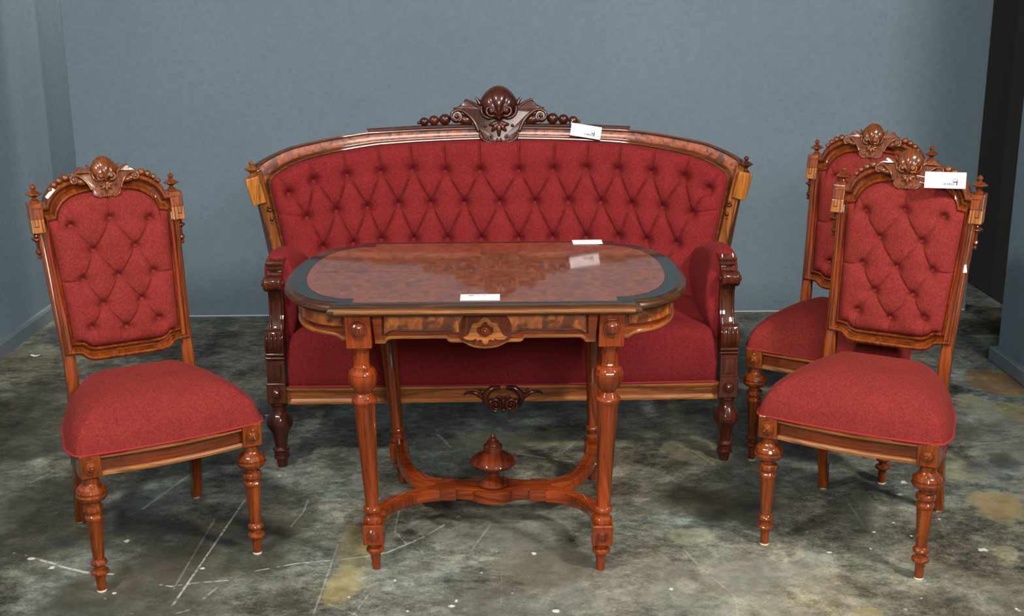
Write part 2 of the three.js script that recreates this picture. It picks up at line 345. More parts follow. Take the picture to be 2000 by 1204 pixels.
// chamfered rectangle ring in the x z plane around a point
const ringXZ = (x, y, z, w, d, c = 0.003) => [[w / 2 - c, d / 2], [w / 2, d / 2 - c], [w / 2, -d / 2 + c], [w / 2 - c, -d / 2], [-w / 2 + c, -d / 2], [-w / 2, -d / 2 + c], [-w / 2, d / 2 - c], [-w / 2 + c, d / 2]].map(([a, b]) => [x + a, y, z + b]).reverse();
// polyline with quadratic corners: entries [x, y] or [x, y, cx, cy] (curve to x, y by way of cx, cy)
function curve(list, n = 8) {
  const out = [];
  list.forEach((e, i) => {
    if (e.length === 2 || !i) out.push([e[0], e[1]]);
    else { const [x0, y0] = out[out.length - 1]; for (let k = 1; k <= n; k++) { const t = k / n, s = 1 - t; out.push([s * s * x0 + 2 * s * t * e[2] + t * t * e[0], s * s * y0 + 2 * s * t * e[3] + t * t * e[1]]); } }
  });
  return out;
}
const both = (half) => [...half, ...half.slice(0, half[half.length - 1][0] === 0 ? -1 : undefined).reverse().filter(([x]) => x !== 0).map(([x, y]) => [-x, y])];   // right half from bottom centre to top centre, closed
const shape = (pts, holes = []) => { const s = new THREE.Shape(pts.map(([x, y]) => new THREE.Vector2(x, y))); for (const h of holes) s.holes.push(new THREE.Path(h.map(([x, y]) => new THREE.Vector2(x, y)))); return s; };
const slab = (pts, depth, bevel = 0.002, holes) => toCreasedNormals(new THREE.ExtrudeGeometry(shape(pts, holes), { depth: depth - 2 * bevel, bevelEnabled: bevel > 0, bevelThickness: bevel, bevelSize: bevel, bevelOffset: -bevel, bevelSegments: 3, curveSegments: 12 }), 0.5).translate(0, 0, bevel);   // from z = 0 to z = depth
// moulding between two outlines: profile of [t across, height]
function rim(inner, outer, profile, map = (x, y, h) => [x, y, h], closed = true, crease = 0.45) {
  return grid(inner.length, profile.length, (i, j) => { const [t, h] = profile[j]; return map(mix(inner[i][0], outer[i][0], t), mix(inner[i][1], outer[i][1], t), h); }, closed, false, crease);
}
// profile [outward offset, height] swept along a path in the plane; the path turns left when walked with its outside on the right
function sweep(path, profile, closed, map, crease = 0.45) {
  const n = path.length;
  const nrm = path.map((p, i) => {
    const a = path[closed ? (i - 1 + n) % n : Math.max(0, i - 1)], b = path[closed ? (i + 1) % n : Math.min(n - 1, i + 1)];
    const d1 = [p[0] - a[0], p[1] - a[1]], d2 = [b[0] - p[0], b[1] - p[1]], l1 = Math.hypot(...d1) || 0, l2 = Math.hypot(...d2) || 0;
    const n1 = l1 ? [d1[1] / l1, -d1[0] / l1] : null, n2 = l2 ? [d2[1] / l2, -d2[0] / l2] : null, A = n1 ?? n2, B = n2 ?? n1;
    const m = [A[0] + B[0], A[1] + B[1]], k = 2 / Math.max(0.35, m[0] * m[0] + m[1] * m[1]);
    return [m[0] * k, m[1] * k];
  });
  return grid(n, profile.length, (i, j) => map(path[i][0] + nrm[i][0] * profile[j][0], path[i][1] + nrm[i][1] * profile[j][0], profile[j][1]), closed, false, crease);
}
const flat = (h0 = 0) => (x, y, h) => [x, y, h0 + h];
const plan = (y0 = 0) => (x, z, h) => [x, y0 + h, -z];          // path given as x and minus z
// tube along points, tapering
function tube(points, r0, r1 = r0, seg = 10, n = 24, flatten = 1) {
  const c = new THREE.CatmullRomCurve3(points.map((p) => V(...p)), false, 'centripetal'), fr = c.computeFrenetFrames(n, false);
  const g = grid(seg, n + 1, (i, j) => { const t = j / n, a = -i / seg * Math.PI * 2, r = typeof r0 === 'function' ? r0(t) : mix(r0, r1, t), p = c.getPointAt(t), N = fr.normals[j], B = fr.binormals[j]; return [p.x + r * (Math.cos(a) * N.x + Math.sin(a) * B.x), p.y + r * (Math.cos(a) * N.y + Math.sin(a) * B.y), p.z + flatten * r * (Math.cos(a) * N.z + Math.sin(a) * B.z)]; }, true);
  return g;
}
const blob = (x, y, z, rx, ry, rz, seg = 20) => new THREE.SphereGeometry(1, seg, Math.round(seg * 0.7)).scale(rx, ry, rz).translate(x, y, z);
function spiral(cx, cy, z, r, turns, dir, start, r0, r1, lift = 0) {
  const pts = []; for (let k = 0; k <= 28; k++) { const t = k / 28, a = start + dir * t * turns * Math.PI * 2, q = r * (1 - 0.82 * t); pts.push([cx + q * Math.cos(a), cy + q * Math.sin(a), z + lift * t]); }
  return tube(pts, r0, r1, 8, 56);
}
const tilted = (geo, m) => geo.clone().applyMatrix4(m);
// buttoned upholstery: at(s, t) -> [x, y] in the panel, place(x, y, h) -> [x, y, z]
function tufted({ ns, nt, at, place, puff, edge, buttons, creases, wide = 0.034, pit = 0.0125, cw = 0.012, cd = 0.30 }) {
  return grid(ns, nt, (i, j) => {
    const s = i / (ns - 1), t = j / (nt - 1), [x, y] = at(s, t);
    let f = edge(s, t), b = 0, c = 0;
    for (const [bx, by] of buttons) { const dx = x - bx, dy = y - by, d = Math.hypot(dx, dy); if (d < 0.14) b = Math.max(b, 0.36 * Math.exp(-Math.pow(d / wide, 1.3)) + 0.57 * Math.exp(-Math.pow(d / pit, 1.7))); }
    for (const [x1, y1, x2, y2, k = 1] of creases) {
      const lx = x2 - x1, ly = y2 - y1, L2 = lx * lx + ly * ly, q = clamp(((x - x1) * lx + (y - y1) * ly) / L2), d = Math.hypot(x - x1 - q * lx, y - y1 - q * ly);
      if (d < 0.08) c = Math.max(c, k * (0.55 * Math.exp(-Math.pow(d / cw, 1.2)) + 0.45 * Math.exp(-Math.pow(d / 0.0026, 2))));
    }
    const h = puff * f * (1 - b) * (1 - cd * c * (1 - b));
    return place(x, y, h);
  });
}
// carved crest with shell, scrolls and beads; sofa size, origin between the two scroll eyes, relief towards +z
function carvedCrest(parent, mat, k, beadList, place) {
  const P = (g) => place(g.clone().scale(k, k, k));
  const half = curve([[0, -0.111], [0.03, -0.111], [0.064, -0.078, 0.06, -0.108], [0.067, -0.073], [0.076, -0.073], [0.078, -0.06], [0.115, -0.006, 0.088, -0.028], [0.149, 0.005, 0.131, 0.006], [0.160, 0.010], [0.117, 0.040, 0.127, 0.016], [0.066, 0.018, 0.09, 0.036], [0, 0.03]]);
  const body = [slab(both(half), 0.026, 0.006).translate(0, 0, -0.014)];
  for (const s of [-1, 1]) {
    const rimPts = curve([[0.072, -0.070], [0.112, -0.010, 0.085, -0.030], [0.150, 0.002, 0.130, 0.006]], 7).map(([x, y]) => [s * x, y, 0.012]);
    body.push(tube(rimPts, 0.0055, 0.0065, 8, 30));
    body.push(tube(curve([[0.066, -0.074], [0.058, -0.098, 0.066, -0.09], [0.028, -0.108, 0.048, -0.108]], 6).map(([x, y]) => [s * x, y, 0.011]), 0.004, 0.005, 8, 20));
    body.push(tube(curve([[0.118, 0.037], [0.09, 0.026, 0.104, 0.036], [0.068, 0.008, 0.076, 0.018]], 5).map(([x, y]) => [s * x, y, 0.011]), 0.004, 0.005, 8, 18));
    body.push(turnedTo(s));
  }
  const b = part('crest', body.map(P), mat, parent);
  // shell: an egg of flutes fanning from a point between the eyes
  const F = [0, -0.022], E = [0, 0.026], ax = 0.066, ay = 0.060, egg = (y) => 1 - 0.20 * clamp((y - E[1]) / ay) - 0.0 * y, NA = 72, NR = 16;
  const shell = grid(NA, NR, (i, j) => {
    const a = (i / NA) * Math.PI * 2, dx = Math.sin(a), dy = Math.cos(a), ox = (F[0] - E[0]) / ax, oy = (F[1] - E[1]) / ay, vx = dx / ax, vy = dy / ay;
    const A = vx * vx + vy * vy, B = ox * vx + oy * vy, C = ox * ox + oy * oy - 1, R = (-B + Math.sqrt(B * B - A * C)) / A, r = j / (NR - 1), al = a > Math.PI ? a - 2 * Math.PI : a;
    const up = sstep(2.1, 0.9, Math.abs(al)), fl = Math.abs(Math.sin(al * 3.55 + Math.PI / 2)), x = F[0] + dx * R * r, y = F[1] + dy * R * r, q = Math.hypot((x - E[0]) / ax, (y - E[1]) / ay);
    return [x * egg(y), y, 0.008 + 0.040 * Math.pow(Math.max(0, 1 - q * q), 0.6) - 0.008 * up * Math.pow(1 - fl, 1.6) * sstep(0, 0.3, r) * (1 - 0.55 * r)];
  }, true);
  part('shell', P(shell), mat, b);
  for (const s of [-1, 1]) {
    part('scroll', [spiral(s * 0.027, -0.004, 0.050, 0.020, 1.15, s, s > 0 ? -Math.PI / 2 - 0.5 : -Math.PI / 2 + 0.5, 0.0055, 0.003, 0.004), blob(s * 0.027, -0.003, 0.046, 0.010, 0.013, 0.012), tube(curve([[0.060, 0.012], [0.045, -0.024, 0.064, -0.014], [0.022, -0.025, 0.034, -0.030]], 6).map(([x, y]) => [s * x, y, 0.026]), 0.006, 0.006, 8, 20)].map(P), mat, b);
    part('scroll', [spiral(s * 0.147, -0.020, 0.012, 0.021, 1.2, -s, Math.PI / 2, 0.006, 0.004, 0.004), blob(s * 0.147, -0.020, 0.010, 0.0085, 0.0085, 0.010), facing(turned([[0.0001, -0.012], [0.022, -0.012], [0.022, 0.008, 0], [0.018, 0.012], [0.0001, 0.012]], 28)).translate(s * 0.147, -0.020, 0)].map(P), mat, b);
    part('scroll', [spiral(s * 0.026, -0.093, 0.013, 0.011, 1.1, s, -Math.PI / 2, 0.004, 0.0025, 0.003), blob(s * 0.026, -0.093, 0.013, 0.005, 0.005, 0.006)].map(P), mat, b);
    part('leaf', [tube([[s * 0.062, 0.02, -0.006], [s * 0.070, 0.035, -0.006], [s * 0.080, 0.048, -0.006]], (t) => 0.011 * (1 - 0.72 * t), 0, 8, 10)].map(P), mat, b);
  }
  const leaves = [];
  for (const a of [-1.15, -0.6, 0, 0.6, 1.15]) { const L = 0.052 - 0.012 * Math.abs(a); leaves.push(tube([[0, -0.036, 0.014], [Math.sin(a) * L * 0.5, -0.040 - Math.cos(a) * L * 0.5, 0.021], [Math.sin(a) * L, -0.038 - Math.cos(a) * L + Math.abs(a) * 0.004, 0.015]], (t) => 0.0035 + 0.0055 * Math.sin(Math.PI * Math.min(1, t * 0.8 + 0.15)), 0, 8, 14, 0.8)); }
  for (const s of [-1, 1]) leaves.push(blob(s * 0.047, -0.053, 0.013, 0.006, 0.006, 0.006), blob(s * 0.006, -0.104, 0.012, 0.005, 0.009, 0.008));
  leaves.push(blob(0, -0.028, 0.02, 0.006, 0.007, 0.012));
  part('palmette', leaves.map(P), mat, b);
  for (const s of [-1, 1]) for (const [x, y, rx, ry] of beadList) part('bead', P(blob(s * x, y, -0.006, rx, ry, ry * 0.9)), mat, b);
  return b;
}
// the horn-shaped stub behind each outer scroll
function turnedTo(s) { return tube([[s * 0.150, -0.022, -0.006], [s * 0.122, -0.028, -0.006], [s * 0.092, -0.038, -0.008]], (t) => 0.012 + 0.006 * Math.sin(Math.PI * t), 0, 10, 14); }
const knobDisc = (r, h) => facing(turned([[0.0001, 0], [r, 0], [r, h * 0.25], [r * 0.94, h * 0.42], [r * 0.80, h * 0.40], [r * 0.74, h * 0.5, 0.0006], [r * 0.34, h * 0.92], [r * 0.22, h * 0.86], [r * 0.18, h * 1.06], [0.0001, h * 1.12]], 36, 0.5));

// ---------------------------------------------------------------- the room
function struct(name, geos, mat, parent) {
  const list = (Array.isArray(geos) ? geos : [geos]).map((g) => grained(g, 'y', 2.0));
  const m = new THREE.Mesh(list.length > 1 ? mergeGeometries(list) : list[0], mat);
  m.name = name; m.castShadow = m.receiveShadow = true; m.userData.kind = 'structure';
  (parent ?? scene).add(m); return m;
}
const bx = (x0, x1, y0, y1, z0, z1) => new THREE.BoxGeometry(x1 - x0, y1 - y0, z1 - z0).translate((x0 + x1) / 2, (y0 + y1) / 2, (z0 + z1) / 2);
{
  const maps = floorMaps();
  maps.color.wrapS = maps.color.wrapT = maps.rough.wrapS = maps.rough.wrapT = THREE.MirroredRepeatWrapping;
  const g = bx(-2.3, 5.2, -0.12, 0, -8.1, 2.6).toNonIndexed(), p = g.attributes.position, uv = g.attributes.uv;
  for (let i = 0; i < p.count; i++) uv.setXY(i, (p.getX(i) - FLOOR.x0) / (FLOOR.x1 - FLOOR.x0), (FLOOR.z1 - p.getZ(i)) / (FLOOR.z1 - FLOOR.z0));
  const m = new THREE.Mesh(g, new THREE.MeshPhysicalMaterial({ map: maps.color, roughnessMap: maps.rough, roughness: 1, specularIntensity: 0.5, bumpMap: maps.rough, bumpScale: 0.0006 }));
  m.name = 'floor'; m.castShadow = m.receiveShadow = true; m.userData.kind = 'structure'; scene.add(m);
  struct('ceiling', bx(-2.3, 5.2, CEILING, CEILING + 0.12, -8.1, 2.6), M.ceiling);
  struct('wall_left', bx(-2.3, -2.115, 0, CEILING, -8.0, 2.5), M.wallSide);
  struct('wall_back', box(4.082, CEILING, 0.12, 0.004, 0.109, CEILING / 2, -5.51), M.wall);
  struct('wall_right', box(0.12, CEILING, 1.15, 0.004, 2.058, CEILING / 2, -4.115), M.wallSide);
  struct('wall_lamp_blocker', bx(2.10, 5.0, 0, CEILING, -3.66, -3.56), M.wallSide);  // unseen wall, added to keep the right lamp off the passage
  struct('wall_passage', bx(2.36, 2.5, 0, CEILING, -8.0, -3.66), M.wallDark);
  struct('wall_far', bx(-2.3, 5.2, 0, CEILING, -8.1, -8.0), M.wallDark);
  struct('wall_outer', bx(5.0, 5.2, 0, CEILING, -8.0, 2.5), M.wallSide);
  struct('wall_front', bx(-2.3, 5.2, 0, CEILING, 2.5, 2.6), M.wallSide);
  const skirt = (len) => toCreasedNormals(new THREE.ExtrudeGeometry(shape([[0, 0], [0.018, 0], [0.018, 0.055], [0.012, 0.066], [0, 0.068]]), { depth: len, bevelEnabled: false }), 0.4);
  struct('baseboard_left', skirt(10.4).translate(-2.115, 0.0, -8.0), M.baseboard);
  struct('baseboard_right', box(0.034, 0.056, 1.19, 0.004, 1.981, 0.028, -4.10), M.baseboard);
  struct('trim_1', box(4.076, 0.007, 0.006, 0.002, 0.109, 0.0045, -5.447), M.trim);
}
LAMPS.forEach(([x, z, w, d, power, aim, label, high = CEILING - 0.215]) => {
  const t = thing('ceiling_or_fill_lamp', label, 'lamp', [x, CEILING, z]);
  const head = new THREE.Group();
  const housing = part('housing', [box(w + 0.06, 0.02, d + 0.06, 0.004, 0, 0.05, 0), box(w + 0.06, 0.06, 0.025, 0.003, 0, 0.02, d / 2 + 0.018), box(w + 0.06, 0.06, 0.025, 0.003, 0, 0.02, -d / 2 - 0.018), box(0.025, 0.06, d + 0.06, 0.003, w / 2 + 0.018, 0.02, 0), box(0.025, 0.06, d + 0.06, 0.003, -w / 2 - 0.018, 0.02, 0)], M.housing, t);
  const glow = part('diffuser', box(w, 0.012, d, 0.002, 0, 0.0, 0), new THREE.MeshStandardMaterial({ color: 0xffffff, emissive: 0xfff6ec, emissiveIntensity: 3, roughness: 0.6 }), t);
  part('stem', turned([[0.02, 0.04], [0.02, CEILING - high - 0.025], [0.06, CEILING - high - 0.015], [0.06, CEILING - high]], 20), M.housing, t);
  t.position.y = high;
  if (aim) { const e = V(aim[0] - x, aim[1] - t.position.y, aim[2] - z).normalize(), q = new THREE.Quaternion().setFromUnitVectors(V(0, -1, 0), e); housing.quaternion.copy(q); glow.quaternion.copy(q); }
  const light = new THREE.RectAreaLight(0xfff7ef, power, w, d);
  light.position.set(x, t.position.y, z); scene.add(light);
  const to = aim ? V(...aim) : V(x, 0, z);
  light.position.addScaledVector(to.clone().sub(light.position).normalize(), 0.012);
  light.lookAt(to);
});

// ---------------------------------------------------------------- dining chairs
const Zb = (y) => -0.19 - 0.29 * (y - 0.52);                     // the raked plane of a chair back
const onBack = new THREE.Matrix4().set(1, 0, 0, 0, 0, 1, 0, 0, 0, -0.29, 1, -0.19 + 0.29 * 0.52, 0, 0, 0, 1);
const raked = (g) => tilted(g, onBack);
function chairLeg() {
  const g = [box(0.052, 0.062, 0.052, 0.003, 0, 0.350, 0)];
  g.push(turned([[0.012, 0.196], [0.0205, 0.200], [0.0225, 0.204, 0.0015], [0.0215, 0.213], [0.0185, 0.216], [0.0185, 0.220], [0.0235, 0.224, 0.002], [0.0235, 0.238], [0.0175, 0.243], [0.0175, 0.249], [0.026, 0.254, 0.006], [0.0365, 0.272], [0.0365, 0.277, 0.004], [0.026, 0.294], [0.0225, 0.298], [0.0205, 0.303], [0.020, 0.314], [0.023, 0.318], [0.023, 0.322]]));
  g.push(toCreasedNormals(new THREE.CylinderGeometry(0.0208, 0.0145, 0.112, 8, 1).rotateY(Math.PI / 8).translate(0, 0.146, 0), 0.3));
  g.push(turned([[0.011, 0.005], [0.0125, 0.042], [0.013, 0.046], [0.0215, 0.052, 0.0016], [0.0215, 0.060], [0.013, 0.066], [0.0125, 0.073], [0.020, 0.078, 0.0016], [0.019, 0.087], [0.014, 0.092], [0.0145, 0.096]]));
  return g;
}
function makeChair(label) {
  const t = thing('side_chair', label, 'chair', [0, 0, 0], 0);
  for (const s of [-1, 1]) {
    const l = part('front_leg', chairLeg().map((g) => g.translate(s * 0.206, 0, 0.210)), M.chairWood, t);
    part('roundel', knobDisc(0.0175, 0.017).translate(s * 0.206, 0.350, 0.2362), M.chairWood, l);
    part('glide', turned([[0.0115, 0], [0.0125, 0.003], [0.0115, 0.006]], 24).translate(s * 0.206, 0, 0.210), M.glide, l);
  }
  // rear posts: sabre leg below, raked stile above
  for (const s of [-1, 1]) {
    const rings = [[0.170, 0.006, -0.246, 0.026, 0.030], [0.167, 0.12, -0.214, 0.029, 0.034], [0.163, 0.25, -0.189, 0.031, 0.036], [0.161, 0.36, -0.176, 0.032, 0.038], [0.160, 0.42, -0.178, 0.032, 0.036], [0.161, 0.50, Zb(0.50) - 0.006, 0.031, 0.032], [0.168, 0.64, Zb(0.64) - 0.008, 0.030, 0.030], [0.1745, 0.76, Zb(0.76) - 0.008, 0.029, 0.029], [0.180, 0.87, Zb(0.87) - 0.008, 0.029, 0.029]];
    const p = part('rear_post', loft(rings.map(([x, y, z, w, d]) => ringXZ(s * x, y, z, w, d, 0.004))), M.chairWood, t);
    part('glide', turned([[0.010, 0], [0.011, 0.003], [0.010, 0.006]], 20).translate(s * 0.170, 0, -0.246), M.glide, p);
    const drop = turned([[0.003, -0.036], [0.0052, -0.032, 0.001], [0.003, -0.027], [0.0075, -0.020, 0.002], [0.004, -0.010], [0.0035, 0.004], [0.006, 0.010], [0.0125, 0.014, 0.002], [0.0125, 0.020], [0.006, 0.024], [0.006, 0.028], [0.0115, 0.032], [0.0115, 0.038]], 20);
    part('drop_pendant', raked(move(drop, s * 0.196, 0.814, -0.006)), M.chairDark, p);
  }
  // ear blocks with a recessed key line, the lower half paler
  for (const s of [-1, 1]) {
    const e = part('ear_block', raked(box(0.036, 0.042, 0.046, 0.003, s * 0.1905, 0.906, -0.003)), M.chairWood, t);
    part('ear_base', raked(box(0.0356, 0.038, 0.0456, 0.003, s * 0.1905, 0.867, -0.003)), M.chairPale, e);
    const line = (w, h, x, y) => raked(box(w, h, 0.0016, 0.0005, s * (0.1905 + x), y, 0.0202));
    part('key_inlay', [line(0.0022, 0.050, 0.008, 0.890), line(0.0022, 0.030, -0.001, 0.880), line(0.0112, 0.0022, 0.0035, 0.866), line(0.024, 0.0022, -0.003, 0.914)], M.chairDark, e, 'y');
    part('finial', turned([[0.012, 0.926], [0.012, 0.930], [0.007, 0.934], [0.0055, 0.939], [0.009, 0.942], [0.0205, 0.947, 0.0015], [0.0205, 0.950, 0.001], [0.008, 0.957], [0.005, 0.960], [0.0065, 0.964, 0.002], [0.0055, 0.972], [0.0001, 0.977]], 28).translate(s * 0.187, 0.001, Zb(0.926) - 0.008), s < 0 ? M.chairWood : M.chairWood, e);
  }
  // back frame: moulding between the upholstery outline and the outer outline
  const inner = both(curve([[0, 0.533], [0.080, 0.533], [0.112, 0.546, 0.102, 0.533], [0.143, 0.552, 0.118, 0.552], [0.161, 0.874], [0.138, 0.878], [0.085, 0.937, 0.130, 0.920], [0, 0.947, 0.042, 0.947]], 10));
  const outer = both(curve([[0, 0.496], [0.086, 0.496], [0.127, 0.514, 0.112, 0.496], [0.172, 0.520, 0.135, 0.520], [0.1890, 0.926], [0.1660, 0.926], [0.104, 0.983, 0.155, 0.967], [0, 0.993, 0.054, 0.993]], 10));
  const frame = part('back_frame', raked(rim(inner, outer, [[0, -0.024], [0, 0.006], [0.05, 0.013], [0.12, 0.0155], [0.2, 0.013], [0.25, 0.006], [0.36, -0.001], [0.50, 0.001], [0.60, 0.008], [0.64, 0.016], [0.69, 0.0195], [0.76, 0.0205], [0.84, 0.0195], [0.90, 0.017], [0.93, 0.0125], [0.99, 0.012], [1, 0.010], [1, -0.026], [0, -0.026]])), M.chairWood, t);
  part('back_lining', raked(slab(outer.map(([x, y]) => [x * 0.95, 0.74 + (y - 0.74) * 0.97]), 0.006, 0.001).translate(0, 0, -0.0255)), M.chairFabric, frame);
  const halfW = (y) => mix(0.1425, 0.161, clamp((y - 0.55) / 0.325));
  const inTop = curve([[0, 0.947], [0.085, 0.937, 0.042, 0.947], [0.138, 0.878, 0.130, 0.920], [0.161, 0.874]], 12), inBot = curve([[0, 0.533], [0.080, 0.533], [0.112, 0.546, 0.102, 0.533], [0.143, 0.552, 0.118, 0.552]], 10);
  const lookup = (list, x) => { for (let i = 1; i < list.length; i++) if (x <= list[i][0]) return mix(list[i - 1][1], list[i][1], (x - list[i - 1][0]) / Math.max(1e-6, list[i][0] - list[i - 1][0])); return list[list.length - 1][1]; };
  const B = [];
  const rows = [[0.858, [-0.109, 0, 0.109]], [0.788, [-0.058, 0.058]], [0.713, [-0.098, 0, 0.098]], [0.643, [-0.054, 0.054]], [0.584, [-0.093, 0, 0.093]]];
  rows.forEach(([y, xs], r) => xs.forEach((x) => B.push([x * 0.985, y + (x === 0 ? (r === 0 ? 0.010 : r === 4 ? -0.010 : 0) : 0), r])));
  const C = [];
  for (const [x, y, r] of B) for (const [x2, y2, r2] of B) if (r2 === r + 1 && Math.abs(x - x2) < 0.085) C.push([x, y, x2, y2, x * x2 < 0 ? 0.5 : 1]);
  C.push([0, 0.868, 0, 0.95, 0.9], [-0.107, 0.858, -0.128, 0.895, 0.5], [0.107, 0.858, 0.128, 0.895, 0.4], [-0.0965, 0.713, -0.155, 0.713, 0.9], [0.0965, 0.713, 0.155, 0.713, 0.9], [-0.0916, 0.584, -0.094, 0.54, 0.6], [0.0916, 0.584, 0.094, 0.54, 0.6], [0, 0.574, 0, 0.53, 0.8]);
  const place = (x, y, h) => [x, y, Zb(y) + 0.003 + h];
  const cushion = part('back_cushion', tufted({
    ns: 220, nt: 270, buttons: B, creases: C, puff: 0.035, wide: 0.030, pit: 0.0125, cw: 0.010, cd: 0.30,
    at: (s, tt) => { const u = 2 * s - 1, x0 = Math.abs(u) * 0.161, y = mix(lookup(inBot, Math.abs(u) * 0.143), lookup(inTop, x0), tt); return [u * (halfW(y) + 0.002), y]; },
    edge: (s, tt) => Math.pow(clamp(1 - Math.pow(Math.abs(2 * s - 1), 8)), 0.55) * Math.pow(clamp(1 - Math.pow(Math.abs(2 * tt - 1), 10)), 0.55), place,
  }), M.chairFabric, t);
  for (const [x, y] of B) part('button', facing(turned([[0.0082, 0], [0.0082, 0.002], [0.0060, 0.0052, 0.0004], [0.0001, 0.0064]], 20)).rotateX(-0.28).translate(x, y, Zb(y) + 0.0070), M.chairFabric, cushion);
  part('piping', tube([...inner, inner[0]].map(([x, y]) => place(x - 0.0018 * Math.sign(x), y - 0.0018 * Math.sign(y - 0.74), 0.003)), 0.0022, 0.0022, 6, 260), M.piping, cushion, null);
  // carved crest on the top rail
  const beads = [[0.184, -0.004, 0.018, 0.0165], [0.215, -0.016, 0.0165, 0.015], [0.242, -0.033, 0.0145, 0.013], [0.263, -0.054, 0.012, 0.011]];
  carvedCrest(t, M.chairCarved, 0.56, beads, (g) => raked(g.translate(0, 0.992, 0.025)));
  // seat
  const half = curve([[0, 0.246], [0.20, 0.233, 0.10, 0.246], [0.237, 0.222, 0.230, 0.231], [0.240, 0.10, 0.258, 0.17], [0.170, -0.155, 0.225, -0.06], [0.158, -0.180, 0.166, -0.172], [0.0, -0.186]], 12).map(([x, z]) => [x, z]);
  const outline = [...half, ...half.slice(1, -1).reverse().map(([x, z]) => [-x, z])], no = outline.length, NR = 26;
  const seatTop = (r) => 0.380 + 0.116 * Math.pow(clamp(1 - Math.pow(r, 3.4)), 0.58);
  const seat = part('seat_cushion', [grid(no, NR, (i, j) => { const r = j / (NR - 1), [x, z] = outline[i], k = r * (1 + 0.012 * Math.sin(Math.PI * r)); return [x * k, seatTop(r) + 0.006 * (1 - r) * 0, mix(-0.01, z, k)]; }, true), slab(outline.map(([x, z]) => [x * 0.985, -z * 0.985]), 0.010, 0.001).rotateX(-Math.PI / 2).translate(0, 0.372, 0)], M.chairFabric, t);
  part('piping', tube([...outline, outline[0]].map(([x, z]) => [x * 1.004, 0.3800, z * 1.004]), 0.0030, 0.0030, 7, 200), M.piping, seat, null);
  // seat rails, moulded
  const railProf = [[-0.012, 0.321], [0.006, 0.321], [0.007, 0.325], [0.004, 0.331], [-0.001, 0.334], [-0.001, 0.360], [0.004, 0.363], [0.007, 0.368], [0.006, 0.377], [-0.012, 0.377], [-0.012, 0.321]];
  const run = (pts) => sweep(pts.map(([x, z]) => [x, -z]), railProf, false, (x, z, h) => [x, h, -z]);
  const front = curve([[-0.182, 0.222], [0.182, 0.222, 0, 0.252]], 20);
  const fr = part('front_rail', sweep(front.map(([x, z]) => [x, -z]), railProf, false, (x, z, h) => [x, h, -z]), M.chairRail, t, 'x');
  part('edge_strip', sweep(front.map(([x, z]) => [x, -z]), [[0.0072, 0.3205], [0.0076, 0.326], [0.003, 0.3322]], false, (x, z, h) => [x, h, -z]), M.chairRailEdge, fr, 'x');
  part('edge_strip', sweep(front.map(([x, z]) => [x, -z]), [[0.003, 0.3625], [0.0076, 0.368], [0.0066, 0.3772]], false, (x, z, h) => [x, h, -z]), M.chairRailEdge, fr, 'x');
  for (const s of [-1, 1]) {
    const pts = curve([[0.222, 0.186], [0.222, 0.09, 0.232, 0.14], [0.166, -0.165, 0.205, -0.06]], 14);
    const g = run(pts);
    part('side_rail', s > 0 ? g : mirror(g), M.chairRail, t, 'z');
  }
  part('back_rail', box(0.29, 0.05, 0.022, 0.002, 0, 0.352, -0.172), M.chairRail, t, 'x');
  return t;
}
const CHAIRS = [
  [-0.965, -3.095, 29.8, 'red upholstered wooden chair standing alone on the left of the sofa'],
  [0.989, -3.119, -30.0, 'front one of the two red upholstered chairs at right, paper tag on its crest'],
  [1.072, -3.731, -28.8, 'rear red upholstered chair at right, half hidden behind the tagged chair'],
];
const firstChair = makeChair(CHAIRS[0][3]);
CHAIRS.forEach(([x, z, a, label], i) => {
  const c = i ? firstChair.clone() : firstChair;
  if (i) { c.name = numbered('side_chair'); scene.add(c); }
  c.userData = { label, category: 'chair', group: 'matching red side chairs' };
  c.position.set(x, 0, z); c.rotation.y = a * Math.PI / 180;
});

